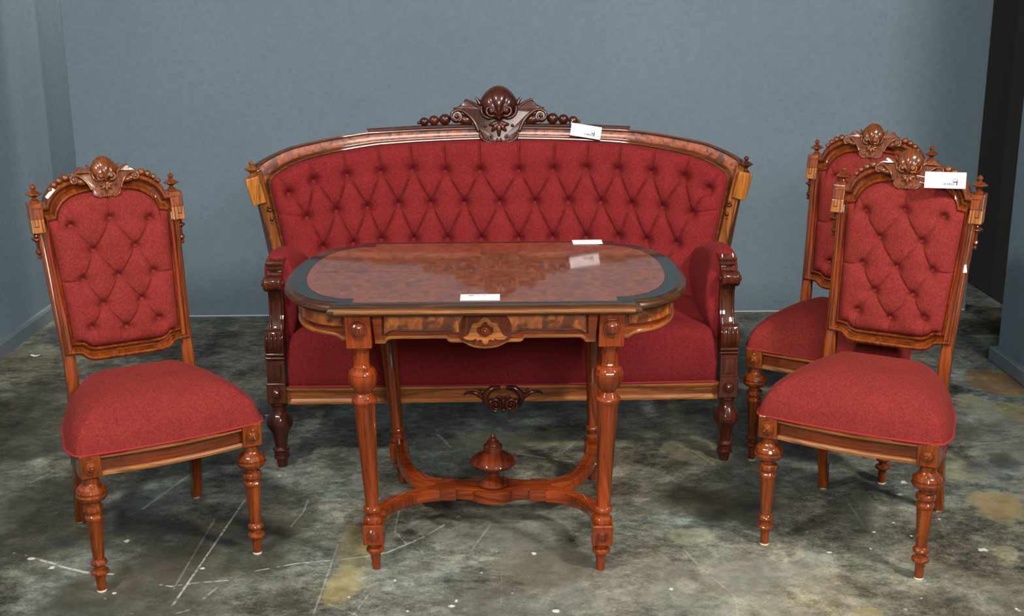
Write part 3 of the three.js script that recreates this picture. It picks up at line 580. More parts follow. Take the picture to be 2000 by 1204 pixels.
// ---------------------------------------------------------------- sofa
{
  const t = thing('sofa', 'long red buttoned sofa with carved wooden frame behind the table', 'sofa', [-0.010, 0, -3.645], 0.8 * Math.PI / 180);
  const zb = (x, y) => -0.50 - 0.22 * (y - 0.45) + 0.15 * Math.pow(Math.min(Math.abs(x), 0.95) / 0.85, 3);
  // a point of the curved back, h in front of it
  const onCurve = (x, y, h) => { const dx = 0.45 * Math.sign(x) * Math.pow(Math.min(Math.abs(x), 0.95) / 0.85, 2) / 0.85, n = Math.hypot(dx, 1, 0.22); return [x - h * dx / n, y + h * 0.22 / n, zb(x, y) + h / n]; };
  // front legs and arm supports
  const legTop = [[0.0155, 0.0], [0.0185, 0.026], [0.0245, 0.030, 0.001], [0.0245, 0.036], [0.0225, 0.040], [0.0235, 0.054], [0.0270, 0.058, 0.001], [0.0265, 0.063], [0.0185, 0.069], [0.0265, 0.116], [0.0300, 0.121], [0.0400, 0.138, 0.001], [0.0405, 0.160], [0.030, 0.178], [0.0235, 0.185], [0.0215, 0.190], [0.0235, 0.208], [0.0265, 0.211], [0.0265, 0.222]];
  for (const s of [-1, 1]) {
    const X = s * 0.713;
    const l = part('front_leg', turned(legTop, 36).translate(X, 0, 0), s < 0 ? M.sofaLeg : M.sofaWood, t);
    const a = part('arm_support', [box(0.060, 0.068, 0.060, 0.003, X, 0.254, 0), box(0.056, 0.076, 0.060, 0.003, X - s * 0.002, 0.326, 0), box(0.061, 0.008, 0.068, 0.003, X - s * 0.003, 0.371, 0.002), box(0.061, 0.010, 0.070, 0.004, X - s * 0.003, 0.383, 0.002)], M.sofaWood, t);
    part('roundel', knobDisc(0.0195, 0.014).translate(X, 0.254, 0.030), M.sofaWood, a);
    part('panel', slab([[-0.018, -0.026], [0.018, -0.026], [0.018, 0.026], [-0.018, 0.026]], 0.005, 0.002).translate(X - s * 0.002, 0.326, 0.0285), M.sofaWood, a);
    // knee with reeds, S-shaped upright, rolled scroll and cap: side outlines [z, y] given the width across
    const across = (pts, w, x) => slab(pts, w, 0.003).rotateY(-Math.PI / 2).translate(x + w / 2, 0, 0);
    const knee = curve([[-0.036, 0.388], [0.036, 0.388], [0.036, 0.456, 0.058, 0.422], [0.024, 0.464], [-0.036, 0.464]]);
    const upright = curve([[-0.036, 0.458], [0.028, 0.458], [-0.002, 0.530, 0.004, 0.480], [0.006, 0.584, -0.006, 0.562], [0.006, 0.628], [-0.008, 0.648, -0.008, 0.634], [-0.060, 0.648], [-0.060, 0.6]]);
    part('knee', [across(knee, 0.058, X - s * 0.004)], M.sofaWood, a, 'y');
    const reeds = []; for (let k = 0; k < 4; k++) { const x = X - s * 0.004 + (k - 1.5) * 0.0138; reeds.push(tube([[x, 0.394, 0.034], [x, 0.410, 0.044], [x, 0.425, 0.0465], [x, 0.440, 0.044], [x, 0.454, 0.037]], 0.0052, 0.0052, 8, 16)); }
    part('reeding', reeds, M.sofaWood, a);
    const up = across(upright, 0.047, X - s * 0.010);
    part('upright', [up, ...[-1, 1].map((q) => tube([[X - s * 0.010 + q * 0.0165, 0.462, 0.026], [X - s * 0.010 + q * 0.0165, 0.49, 0.0095], [X - s * 0.010 + q * 0.0165, 0.53, 0.0], [X - s * 0.010 + q * 0.0165, 0.575, 0.0035]], 0.0022, 0.0022, 6, 16))], M.sofaWood, a);
    const roll = turned([[0.0001, -0.030], [0.010, -0.030], [0.012, -0.028], [0.021, -0.0275], [0.0245, -0.024, 0.0008], [0.0245, -0.016], [0.0235, -0.015], [0.0235, 0.015], [0.0245, 0.016, 0.0008], [0.0245, 0.024], [0.021, 0.0275], [0.012, 0.028], [0.010, 0.030], [0.0001, 0.030]], 32).rotateZ(Math.PI / 2).translate(X - s * 0.006, 0.607, 0.012);
    part('scroll', [roll, ...[-1, 1].map((q) => blob(X - s * 0.006 + q * 0.031, 0.607, 0.012, 0.005, 0.010, 0.010, 14))], M.sofaWood, a);
    part('cap', [box(0.054, 0.010, 0.088, 0.003, X - s * 0.014, 0.669, -0.030), box(0.048, 0.018, 0.076, 0.004, X - s * 0.014, 0.656, -0.032)], M.sofaWood, a);
    // rear leg, mostly in shadow
    part('rear_leg', loft([[0.006, -0.62, 0.036], [0.10, -0.585, 0.040], [0.25, -0.545, 0.042], [0.42, -0.52, 0.042]].map(([y, z, w]) => ringXZ(s * 0.665, y - 0.006, z, w, w, 0.004))), M.sofaWood, t);
    // padded arm
    const NA = 44, secs = [[-0.026, 0.88, 0.662], [-0.036, 0.96, 0.674], [-0.06, 1.0, 0.682], [-0.13, 1.02, 0.684], [-0.22, 1.01, 0.674], [-0.32, 0.98, 0.652], [-0.42, 0.95, 0.622], [-0.50, 0.92, 0.58]];
    const padRing = (z, k, top, q) => Array.from({ length: NA }, (_, i) => {
      const a = (i / NA) * Math.PI * 2, c = Math.cos(a), sn = Math.sin(a), cx = 0.700 + 0.012 * q, w = 0.058, px = Math.sign(c) * Math.pow(Math.abs(c), 0.75) * (c < 0 ? w + 0.008 : 0.024 + 0.036 * Math.max(0, sn)), py = Math.sign(sn) * Math.pow(Math.abs(sn), 0.8);
      const taper = py < 0 ? 1 - 0.22 * -py : 1;
      return [s * (cx + px * k * taper), py > 0 ? 0.53 + py * (top - 0.53) : 0.53 + py * 0.14, z];
    });
    const rings = secs.map(([z, k, top], i) => padRing(z, k, top, i / (secs.length - 1)));
    rings.unshift(padRing(-0.022, 0.70, 0.645, 0));
    part('arm_pad', loft(rings, 1.1), M.sofaFabric, t);
    // back post with end block, finial and drops
    const PX = (y) => 0.7655 + (y - 0.645) * 0.235;
    const post = part('back_post', loft([0.40, 0.52, 0.645, 0.76, 0.80, 0.89].map((y) => { const [px, py, pz] = onCurve(PX(y), y, -0.008); return ringXZ(s * px, py, pz, 0.036, 0.046, 0.003); })), M.sofaPost, t);
    const bp = onCurve(0.832, 0.822, 0.006), turnBlock = s * -0.30;
    const block = (g) => g.rotateZ(-s * 0.235).rotateY(turnBlock).translate(s * bp[0], bp[1], bp[2]);
    const e = part('end_block', block(box(0.046, 0.094, 0.044, 0.003)), M.sofaBlock, t);
    part('finial', turned([[0.013, 0], [0.013, 0.003], [0.008, 0.006], [0.0055, 0.011], [0.006, 0.014], [0.011, 0.018], [0.0225, 0.025, 0.0015], [0.0225, 0.028, 0.001], [0.009, 0.036], [0.0045, 0.039], [0.007, 0.043, 0.002], [0.006, 0.051], [0.0001, 0.055]], 28).translate(s * (bp[0] + 0.009), bp[1] + 0.045, bp[2] - 0.004), s < 0 ? M.sofaPost : M.sofaWood, e);
    const dp = onCurve(PX(0.752), 0.752, 0.018), dq = onCurve(PX(0.722), 0.722, 0.018);
    part('drop_pendant', [blob(s * dp[0], dp[1], dp[2], 0.011, 0.006, 0.008, 14), blob(s * dp[0], dp[1] + 0.010, dp[2], 0.008, 0.005, 0.006, 14), blob(s * dq[0], dq[1], dq[2], 0.007, 0.008, 0.007, 14), blob(s * dq[0], dq[1] - 0.014, dq[2], 0.0045, 0.005, 0.005, 12)], M.sofaWood, post);
  }
  // seat: front face, rounded edge and crowned top
  const prof = curve([[0.006, 0.270], [0.022, 0.36, 0.022, 0.30], [0.010, 0.420, 0.022, 0.405], [-0.06, 0.447, -0.015, 0.445], [-0.25, 0.462], [-0.50, 0.450], [-0.54, 0.44]], 10), NP = prof.length, NX = 90;
  const seat = part('seat_cushion', grid(NX, NP, (i, j) => {
    const u = (i / (NX - 1)) * 2 - 1, au = Math.abs(u), e = Math.pow(clamp(1 - Math.pow(au, 40)), 0.5), [z, y] = prof[j];
    return [u * 0.677, mix(Math.min(y, 0.30 + (y - 0.30) * 0.7), y + 0.010 * (1 - u * u) * (j > NP * 0.5 ? 1 : 0), e), z * (z > 0 ? mix(0.4, 1, e) : 1)];
  }), M.sofaFabric, t, 'x');
  part('piping', tube([[-0.676, 0.270, 0.009], [-0.3, 0.268, 0.010], [0, 0.268, 0.010], [0.3, 0.268, 0.010], [0.676, 0.270, 0.009]], 0.0032, 0.0032, 7, 120), M.piping, seat, null);
  const railP = [[-0.03, 0.210], [0.004, 0.210], [0.005, 0.216], [0.001, 0.221], [-0.002, 0.225], [-0.002, 0.247], [0.002, 0.250], [0.006, 0.257], [0.004, 0.267], [-0.03, 0.267], [-0.03, 0.210]];
  const rail = part('front_rail', sweep([[-0.683, 0], [0.683, 0]], railP, false, (x, z, h) => [x, h, -z]), M.sofaRail, t, 'x');
  part('edge_strip', sweep([[-0.683, 0], [0.683, 0]], [[0.0052, 0.2095], [0.0056, 0.2165], [0.001, 0.2215]], false, (x, z, h) => [x, h, -z]), M.chairRailEdge, rail, 'x');
  part('edge_strip', sweep([[-0.683, 0], [0.683, 0]], [[0.002, 0.2495], [0.0064, 0.257], [0.0046, 0.2672]], false, (x, z, h) => [x, h, -z]), M.chairRailEdge, rail, 'x');
  for (const s of [-1, 1]) part('side_rail', box(0.024, 0.056, 0.50, 0.003, s * 0.690, 0.238, -0.285), M.sofaWood, t, 'z');
  part('back_rail', box(1.30, 0.06, 0.026, 0.003, 0, 0.30, -0.545), M.sofaWood, t, 'x');
  // carved ornament under the seat
  const orn = [], O = (x, y, z = 0) => [x, 0.215 + y, 0.014 + z];
  for (const s of [-1, 1]) {
    orn.push(tube(Array.from({ length: 30 }, (_, k) => { const q = k / 29, a = -Math.PI / 2 + s * q * 1.5 * Math.PI * 2, r = 0.0215 * (1 - 0.62 * q); return [s * 0.0235 + r * Math.cos(a), 0.2035 + r * Math.sin(a), 0.018 + 0.004 * q]; }), 0.0056, 0.0034, 8, 60), blob(s * 0.0235, 0.204, 0.016, 0.0065, 0.0065, 0.009, 14));
    orn.push(tube([O(s * 0.010, 0.046), O(s * 0.036, 0.043, 0.004), O(s * 0.055, 0.024, 0.006), O(s * 0.056, 0.000, 0.004), O(s * 0.044, -0.020), O(s * 0.022, -0.032)], (q) => 0.0045 + 0.0062 * Math.sin(Math.PI * Math.min(1, q + 0.1)), 0, 10, 30, 0.9));
    orn.push(tube([O(s * 0.056, 0.004, -0.002), O(s * 0.072, 0.020, 0.002), O(s * 0.096, 0.031, 0.002), O(s * 0.118, 0.027, -0.004), O(s * 0.124, 0.020, -0.006)], (q) => 0.0085 * (1 - 0.62 * q), 0, 9, 24, 0.9));
    orn.push(tube([O(s * 0.052, 0.018, -0.002), O(s * 0.066, 0.032, 0.001), O(s * 0.080, 0.040, -0.004)], (q) => 0.006 * (1 - 0.7 * q), 0, 8, 12, 0.9));
    orn.push(tube([O(s * 0.003, 0.010, 0.006), O(s * 0.012, 0.018, 0.010), O(s * 0.024, 0.012, 0.006)], 0.0055, 0.0040, 9, 14));
    orn.push(blob(s * 0.041, 0.212, 0.017, 0.009, 0.013, 0.010, 16));
  }
  orn.push(blob(0, 0.214, 0.015, 0.008, 0.014, 0.010, 14), blob(0, 0.185, 0.016, 0.009, 0.009, 0.009, 14), slab(curve([[-0.044, 0.222], [-0.020, 0.186, -0.042, 0.194], [0.020, 0.186], [0.044, 0.222, 0.042, 0.194]]), 0.009, 0.002).translate(0, 0, 0.002));
  part('carved_ornament', orn, M.sofaWood, rail);
  // back frame
  const inner = curve([[0.700, 0.38], [0.742, 0.62], [0.784, 0.838], [0.762, 0.868, 0.782, 0.856], [0.668, 0.911, 0.73, 0.893], [0.42, 0.951, 0.55, 0.938], [0.0, 0.966, 0.22, 0.964]], 10);
  const outer = curve([[0.742, 0.38], [0.785, 0.62], [0.826, 0.842], [0.822, 0.910, 0.834, 0.888], [0.715, 0.959, 0.78, 0.938], [0.46, 0.997, 0.6, 0.982], [0.0, 1.008, 0.23, 1.006]], 10);
  const arc = (a) => [...a, ...a.slice(0, -1).reverse().map(([x, y]) => [-x, y])];
  const IN = arc(inner), OUT = arc(outer);
  const frame = part('back_frame', rim(IN, OUT, [[0, -0.025], [0, 0.004], [0.04, 0.010], [0.12, 0.010], [0.2, 0.004], [0.26, -0.002], [0.30, -0.002], [0.30, -0.006], [0.82, -0.006], [0.82, 0.002], [0.88, 0.010], [0.96, 0.010], [1, 0.004], [1, -0.046], [0, -0.046]], onCurve, false), M.sofaFrame, t, 'x');
  const k0 = 0, bi = inner.slice(k0), bo = outer.slice(k0);
  part('burl_veneer', rim(arc(bi), arc(bo), [[0.30, -0.005], [0.31, -0.001], [0.55, 0.001], [0.81, -0.001], [0.82, -0.005]], onCurve, false), M.burlRail, frame, 'x', 0.17);
  part('back_lining', rim(IN, IN.map(([x, y]) => [x * 0.02, 0.38 + (y - 0.38) * 0.6]), [[0, -0.044], [0.5, -0.044], [1, -0.044]], onCurve, false), M.sofaFabric, frame);
  part('top_moulding', rim(arc(curve([[0.459, 0.997], [0.23, 1.006], [0, 1.0085]], 4)), arc(curve([[0.459, 1.008], [0.23, 1.017], [0, 1.0195]], 4)), [[0, 0.012], [0.6, 0.014], [1, 0.008], [1, -0.034], [0, -0.036], [0, 0.012]], onCurve, false), M.sofaWood, frame, 'x');
  // buttoned back
  const rows = [[0, [[0.0675, 0.856], [0.189, 0.857], [0.3045, 0.862], [0.4155, 0.8575], [0.532, 0.8515], [0.6455, 0.8385], [0.7285, 0.800]]], [1, [[0, 0.747], [0.124, 0.7475], [0.242, 0.748], [0.3555, 0.7465], [0.4635, 0.739], [0.571, 0.733], [0.671, 0.7165]]], [2, [[0.065, 0.624], [0.1845, 0.626], [0.3035, 0.627], [0.417, 0.6285], [0.5145, 0.6195], [0.618, 0.612]]], [3, [[0, 0.505], [0.123, 0.505], [0.24, 0.505], [0.355, 0.505], [0.46, 0.505], [0.56, 0.50]]]];
  const B = [];
  for (const [r, list] of rows) for (const [x, y] of list) { B.push([x, y, r]); if (x) B.push([-x, y, r]); }
  const C = [];
  for (const [x, y, r] of B) for (const [x2, y2, r2] of B) if (r2 === r + 1 && Math.abs(x - x2) < 0.085) C.push([x, y, x2, y2, 1]);
  const lookup = (list, x) => { for (let i = 1; i < list.length; i++) if (x <= list[i][0]) return mix(list[i - 1][1], list[i][1], (x - list[i - 1][0]) / Math.max(1e-6, list[i][0] - list[i - 1][0])); return list[list.length - 1][1]; };
  const topList = curve([[0, 0.966], [0.42, 0.951, 0.22, 0.964], [0.668, 0.911, 0.55, 0.938], [0.762, 0.868, 0.73, 0.893], [0.784, 0.838, 0.782, 0.856]], 12);
  for (const [x, y, r] of B) if (r === 0) C.push(Math.abs(x) < 0.7 ? [x, y, x * 1.03, lookup(topList, Math.abs(x) * 1.03), 0.95] : [x, y, Math.sign(x) * 0.768, 0.862, 0.9]);
  for (const s of [-1, 1]) C.push([s * 0.671, 0.7165, s * 0.765, 0.735, 0.4]);
  const xin = (y) => y < 0.62 ? mix(0.700, 0.742, (y - 0.38) / 0.24) : mix(0.742, 0.786, Math.min(1, (y - 0.62) / 0.218));
  const back = part('back_cushion', tufted({
    ns: 680, nt: 230, buttons: B, creases: C, puff: 0.058, wide: 0.036, pit: 0.015, cw: 0.013, cd: 0.33,
    at: (s, q) => { const u = 2 * s - 1, y = mix(0.40, lookup(topList, Math.abs(u) * 0.784), q); return [u * (xin(y) + 0.002), y]; },
    edge: (s, q) => Math.pow(clamp(1 - Math.pow(Math.abs(2 * s - 1), 26)), 0.5) * Math.pow(clamp(1 - Math.pow(Math.abs(2 * q - 1), 14)), 0.5),
    place: (x, y, h) => onCurve(x, y, h + 0.002),
  }), M.sofaFabric, t);
  for (const [x, y] of B) { const [px, py, pz] = onCurve(x, y, 0.0085); part('button', facing(turned([[0.0096, 0], [0.0096, 0.002], [0.0070, 0.006, 0.0005], [0.0001, 0.0074]], 18)).rotateX(-0.2).rotateY(-Math.sign(x) * Math.min(0.5, 0.55 * x * x)).translate(px, py, pz), M.sofaFabric, back); }
  part('piping', tube(IN.map(([x, y]) => onCurve(x * 0.995, 0.38 + (y - 0.38) * 0.994, 0.006)), 0.0024, 0.0024, 6, 300), M.piping, back, null);
  const beads = [[0.188, -0.028, 0.0205, 0.0195], [0.226, -0.031, 0.0185, 0.0175], [0.260, -0.035, 0.0165, 0.0150], [0.279, -0.039, 0.006, 0.006]];
  carvedCrest(t, M.carved, 1, beads, (g) => { g.rotateX(-0.2); const [x, y, z] = onCurve(0, 1.06, 0.027); return g.translate(x, y, z); });
}

// ---------------------------------------------------------------- table
{
  const t = thing('centre_table', 'wooden centre table with rounded ends and glossy burl top', 'table', [-0.052, 0, -3.222], 0);
  const TOP = 0.738;
  // outline of the top: straight front and back, a notch, rounded ends
  const end = (a, b, n = 26, p = 2.25) => Array.from({ length: n + 1 }, (_, i) => { const q = -Math.PI / 2 + Math.PI * i / n, c = Math.cos(q), s = Math.sin(q); return [a * Math.pow(Math.abs(c), 2 / p), b * Math.sign(s) * Math.pow(Math.abs(s), 2 / p)]; });
  const oval = (straight, depth, notchX, notchZ, reach) => { const e = end(reach - notchX, notchZ).map(([x, z]) => [x + notchX, z]); const right = [[straight, -depth], [straight, -notchZ], ...e.slice(straight > notchX + 0.001 ? 1 : 0), [straight, notchZ], [straight, depth]]; return [...right, ...right.map(([x, z]) => [-x, -z])]; };
  const edge = oval(0.372, 0.332, 0.345, 0.306, 0.522);
  const top = part('tabletop', [slab(edge, 0.018, 0.001).rotateX(-Math.PI / 2).translate(0, TOP - 0.018, 0), sweep(edge, [[-0.002, 0.0], [0.003, 0.0], [0.006, -0.003], [0.013, -0.006], [0.017, -0.011], [0.018, -0.017], [0.015, -0.021], [0.008, -0.023], [0.004, -0.028], [-0.012, -0.030], [-0.02, -0.030]], true, plan(TOP))], M.tableEdge, t, 'x');
  part('ebonised_band', slab(edge, 0.0012, 0).rotateX(-Math.PI / 2).translate(0, TOP, 0), M.band, top, 'x');
  part('worn_lip', [1, -1].map((q) => sweep([[-q * 0.372, -q * 0.332], [q * 0.372, -q * 0.332]], [[0.0155, -0.0093], [0.0176, -0.0112], [0.0187, -0.0165], [0.0166, -0.0203]], false, plan(TOP)))[0], M.tablePale, top, 'x');
  const field = oval(0.330, 0.312, 0.329, 0.276, 0.482);
  part('burl_field', slab(field, 0.0008, 0).rotateX(-Math.PI / 2).translate(0, TOP + 0.0012, 0), M.burlTop, top, 'x', 0.3);
  part('leaf_seam', box(0.90, 0.0006, 0.0014, 0.0002, -0.01, TOP + 0.0021, 0.012), M.tableDark, top, 'x');
  top.rotation.x = 0.024; top.position.set(0, TOP * (1 - Math.cos(0.024)), -TOP * Math.sin(0.024));
  // legs
  const LX = 0.318, LZ = 0.292, FEET = { '1,-1': [-0.296, 0.300], '1,1': [0.296, 0.318], '-1,-1': [-0.274, -0.279], '-1,1': [0.318, -0.278] };   // the old legs lean a little, each its own way
  const turnedLeg = [
    turned([[0.0105, 0.0], [0.0135, 0.040], [0.0150, 0.044], [0.0225, 0.052, 0.0014], [0.0225, 0.060], [0.0145, 0.066], [0.0150, 0.071], [0.0210, 0.074], [0.0225, 0.079]]),
    turned([[0.024, 0.131], [0.0252, 0.136, 0.0012], [0.0245, 0.148], [0.0178, 0.153], [0.0178, 0.160], [0.0232, 0.166, 0.0012], [0.0225, 0.176], [0.0185, 0.180], [0.0175, 0.186], [0.0275, 0.458], [0.0300, 0.462], [0.0320, 0.466, 0.001], [0.0315, 0.474], [0.0255, 0.478], [0.0235, 0.482], [0.0200, 0.486], [0.0175, 0.490], [0.0195, 0.494], [0.031, 0.508], [0.0362, 0.522], [0.0372, 0.534], [0.0366, 0.5405], [0.0352, 0.5415], [0.0362, 0.543], [0.0325, 0.552], [0.0265, 0.557], [0.0235, 0.559], [0.0235, 0.562], [0.0222, 0.564], [0.0212, 0.567], [0.0212, 0.600], [0.0225, 0.603], [0.0225, 0.607], [0.0245, 0.609, 0.001], [0.0245, 0.6155]], 48),
  ];
  for (const sz of [1, -1]) for (const sx of [-1, 1]) {
    const [fx, fz] = FEET[sz + ',' + sx], lean = new THREE.Matrix4().makeShear(0, 0, (sx * LX - fx) / 0.70, (sz * LZ - fz) / 0.70, 0, 0);
    const put = (g) => tilted(g, lean).translate(fx, 0, fz);
    const l = part('leg', [...turnedLeg, box(0.054, 0.056, 0.054, 0.003, 0, 0.105, 0), box(0.064, 0.094, 0.060, 0.002, 0, 0.662, 0)].map(put), M.tableWood, t);
    part('roundel', [knobDisc(0.0225, 0.014).translate(0, 0.664, 0.030), knobDisc(0.0155, 0.008).translate(0, 0.105, 0.027)].map((g) => put(sz > 0 ? g : g.rotateY(Math.PI))), M.tableDark, l);
    part('glide', turned([[0.010, -0.001], [0.0105, 0.002]], 20).translate(fx, 0, fz), M.glide, l);
  }
  // front and back aprons
  const A0 = 0.708;
  const lower = curve([[0, 0.607], [0.046, 0.618, 0.030, 0.607], [0.058, 0.6235, 0.052, 0.6225], [0.084, 0.6235], [0.098, 0.634, 0.094, 0.624], [0.232, 0.634], [0.252, 0.622, 0.246, 0.634], [0.278, 0.622]], 7);
  const lowerUp = curve([[0, 0.6155], [0.044, 0.6265, 0.030, 0.6155], [0.057, 0.632, 0.051, 0.631], [0.082, 0.632], [0.096, 0.6425, 0.092, 0.6325], [0.236, 0.6425], [0.256, 0.6305, 0.250, 0.6425], [0.278, 0.6305]], 7);
  const full = (l) => [...l.slice(1).reverse().map(([x, y]) => [-x, y]), ...l];
  const field2 = curve([[0.058, 0.650], [0.066, 0.650], [0.090, 0.6575, 0.082, 0.650], [0.228, 0.6575], [0.250, 0.648, 0.238, 0.6575], [0.254, 0.648], [0.254, 0.698], [0.046, 0.698]], 6);
  for (const s of [1, -1]) {
    const F = (g) => (s > 0 ? g.translate(0, 0, 0.288) : g.translate(0, 0, 0.288).rotateY(Math.PI));
    const a = part('apron', F(slab([...full(lower), [0.286, A0], [-0.286, A0]], 0.018, 0.001).translate(0, 0, -0.009)), M.tableWood, t, 'x');
    part('edge_strip', F(slab([...full(lower), ...full(lowerUp).reverse()], 0.008, 0.0015).translate(0, -0.0005, 0.0055)), M.tablePale, a, 'x');
    if (s < 0) continue;
    for (const q of [-1, 1]) {
      const pts = field2.map(([x, y]) => [q * x, y]); if (q < 0) pts.reverse();
      part('burl_panel', F(slab(pts, 0.007, 0.002).translate(0, 0, 0.008)), M.burl, a, 'x', 0.3);
      part('panel_moulding', F(sweep(pts, [[0.0005, 0.009], [0.001, 0.0105], [0.0035, 0.0112], [0.0055, 0.0100], [0.006, 0.008]], true, flat())), M.groove, a, 'x');
    }
    part('medallion', F(slab(curve([[-0.066, 0.640], [-0.060, 0.629], [-0.02, 0.616, -0.04, 0.62], [0.02, 0.616, 0, 0.6115], [0.060, 0.629, 0.04, 0.62], [0.066, 0.640], [0.066, 0.668], [0.030, 0.706, 0.060, 0.696], [-0.030, 0.706], [-0.066, 0.668, -0.060, 0.696]], 8), 0.008, 0.0015).translate(0, 0, 0.0085)), M.tableDark, a);
    const oh = curve([[0, 0.6165], [0.0075, 0.6245, 0.004, 0.621], [0.0085, 0.6310], [0.0205, 0.6290, 0.014, 0.6325], [0.0245, 0.6350], [0.0270, 0.6325], [0.0350, 0.6310, 0.031, 0.6305], [0.0530, 0.6360, 0.046, 0.6300], [0.0560, 0.6385], [0.0405, 0.6500, 0.045, 0.6405], [0.0345, 0.6640, 0.0385, 0.6585], [0.0255, 0.6750, 0.0335, 0.6745], [0.0155, 0.6780, 0.0185, 0.6750], [0.0, 0.6900, 0.0095, 0.6900]], 6);
    const hole = curve([[0, 0.641], [0.0210, 0.6530, 0.017, 0.6430], [0.0200, 0.6640], [0.0115, 0.6655], [0.0045, 0.6770, 0.007, 0.6690], [0.0, 0.6790]], 6);
    part('ornament', F(slab(both(oh), 0.0045, 0.001, [both(hole).reverse()]).translate(0, 0, 0.0165)), M.tablePale, a, 'x');
    part('boss', F(knobDisc(0.0175, 0.015).translate(0, 0.656, 0.0165)), M.tableDark, a);
  }
  // bowed end aprons
  const bow = Array.from({ length: 41 }, (_, i) => { const q = -Math.PI / 2 + Math.PI * i / 40, c = Math.cos(q), s = Math.sin(q); return [0.345 + 0.158 * Math.pow(Math.abs(c), 0.86), 0.268 * Math.sign(s) * Math.pow(Math.abs(s), 0.86)]; });
  const drop = (x) => sstep(0.385, 0.362, x) * -0.012;
  for (const s of [1, -1]) {
    const E = (g) => (s > 0 ? g : g.rotateY(Math.PI));
    const strip = (pr, path = bow) => E(sweep(path, pr, false, (x, z, h) => [x, h + (h < 0.652 ? drop(x) : 0), -z]));
    const a = part('end_apron', strip([[-0.016, 0.636], [0, 0.636], [0, 0.652], [0, A0], [-0.016, A0], [-0.016, 0.636]]), M.tableWood, t, 'z');
    part('edge_strip', strip([[0, 0.6355], [0.005, 0.6355], [0.006, 0.640], [0.004, 0.6435], [0, 0.6445]]), M.tablePale, a, 'z');
    const mid = bow.filter(([x]) => x > 0.362);
    part('burl_panel', strip([[0, 0.659], [0.003, 0.659], [0.005, 0.661], [0.005, 0.692], [0.003, 0.694], [0, 0.694]], mid), M.burl, a, 'z', 0.3);
    part('panel_moulding', strip([[0, 0.653], [0.003, 0.6535], [0.0035, 0.6565], [0, 0.659]], mid), M.tableDark, a, 'z');
    part('panel_moulding', strip([[0, 0.694], [0.0035, 0.6955], [0.003, 0.699], [0, 0.7]], mid), M.tableDark, a, 'z');
  }
  // stretcher: bar with two blocks and a round centre, four quarter-curved arms, turned urn
  const SY = 0.080, SH = 0.034;
  const arms = [];
  for (const sx of [-1, 1]) for (const sz of [-1, 1]) {
    const n = 22, L = [], R = [];
    for (let i = 0; i <= n; i++) { const q = (i / n) * Math.PI / 2 * 0.985, cx = 0.150 + 0.140 * Math.sin(q), cz = 0.268 - 0.242 * Math.cos(q), tx = 0.140 * Math.cos(q), tz = 0.242 * Math.sin(q), l = Math.hypot(tx, tz), w = 0.021 - 0.004 * Math.sin(q); L.push([sx * (cx + tz / l * w), sz * (cz - tx / l * w)]); R.push([sx * (cx - tz / l * w), sz * (cz + tx / l * w)]); }
    const pts = [...L, ...R.reverse()]; if (sx * sz > 0) pts.reverse();
    arms.push(slab(pts.map(([x, z]) => [x, -z]).reverse(), SH, 0.003).rotateX(-Math.PI / 2).translate(0, SY, 0));
    const p = arms[arms.length - 1].attributes.position; for (let i = 0; i < p.count; i++) p.setY(i, p.getY(i) + 0.17 * Math.max(0, Math.abs(p.getZ(i)) - 0.05));
  }
  const round = Array.from({ length: 17 }, (_, i) => { const q = -Math.PI / 2 - 0.95 + 1.9 * i / 16; return [0.070 * Math.cos(q), 0.070 * Math.sin(q)]; });
  const barHalf = [[-0.165, -0.026], [-0.150, -0.026], [-0.150, -0.044], [-0.104, -0.044], [-0.104, -0.032], ...round, [0.104, -0.032], [0.104, -0.044], [0.150, -0.044], [0.150, -0.026], [0.165, -0.026]];
  const bar = slab([...barHalf, ...barHalf.map(([x, z]) => [-x, -z])], SH, 0.003).rotateX(-Math.PI / 2).translate(0, SY + 0.001, 0);
  const st = part('stretcher', [bar, ...arms], M.tableWood, t, 'x');
  part('urn', turned([[0.044, 0.151], [0.047, 0.155, 0.002], [0.046, 0.163], [0.041, 0.166], [0.036, 0.169], [0.024, 0.180], [0.015, 0.190], [0.0125, 0.196], [0.020, 0.200], [0.040, 0.210], [0.060, 0.220], [0.0655, 0.228, 0.001], [0.0655, 0.233, 0.001], [0.058, 0.243], [0.046, 0.252], [0.033, 0.258], [0.0265, 0.264], [0.0265, 0.281, 0.001], [0.025, 0.286], [0.019, 0.2875], [0.0175, 0.291, 0.001], [0.0165, 0.298], [0.0115, 0.3], [0.011, 0.304, 0.0008], [0.0095, 0.309], [0.006, 0.310], [0.0065, 0.314, 0.0012], [0.004, 0.322], [0.0001, 0.330]].map(([r, y, b]) => (b ? [r, 0.1155 + (y - 0.151) * 0.885, b] : [r, 0.1155 + (y - 0.151) * 0.885])), 48), M.tableDark, st);
  st.rotation.y = -2.3 * Math.PI / 180; st.position.set(0.0125, 0, 0.017);
}

// ---------------------------------------------------------------- paper tags, cards and stickers
function print(w, h, draw) {
  const c = document.createElement('canvas'); c.width = w; c.height = h; const g = c.getContext('2d');
  g.fillStyle = '#f6f8fb'; g.fillRect(0, 0, w, h); draw(g, w, h);
  const t = new THREE.CanvasTexture(c); t.colorSpace = THREE.SRGBColorSpace; return new THREE.MeshStandardMaterial({ map: t, roughness: 0.55 });
}
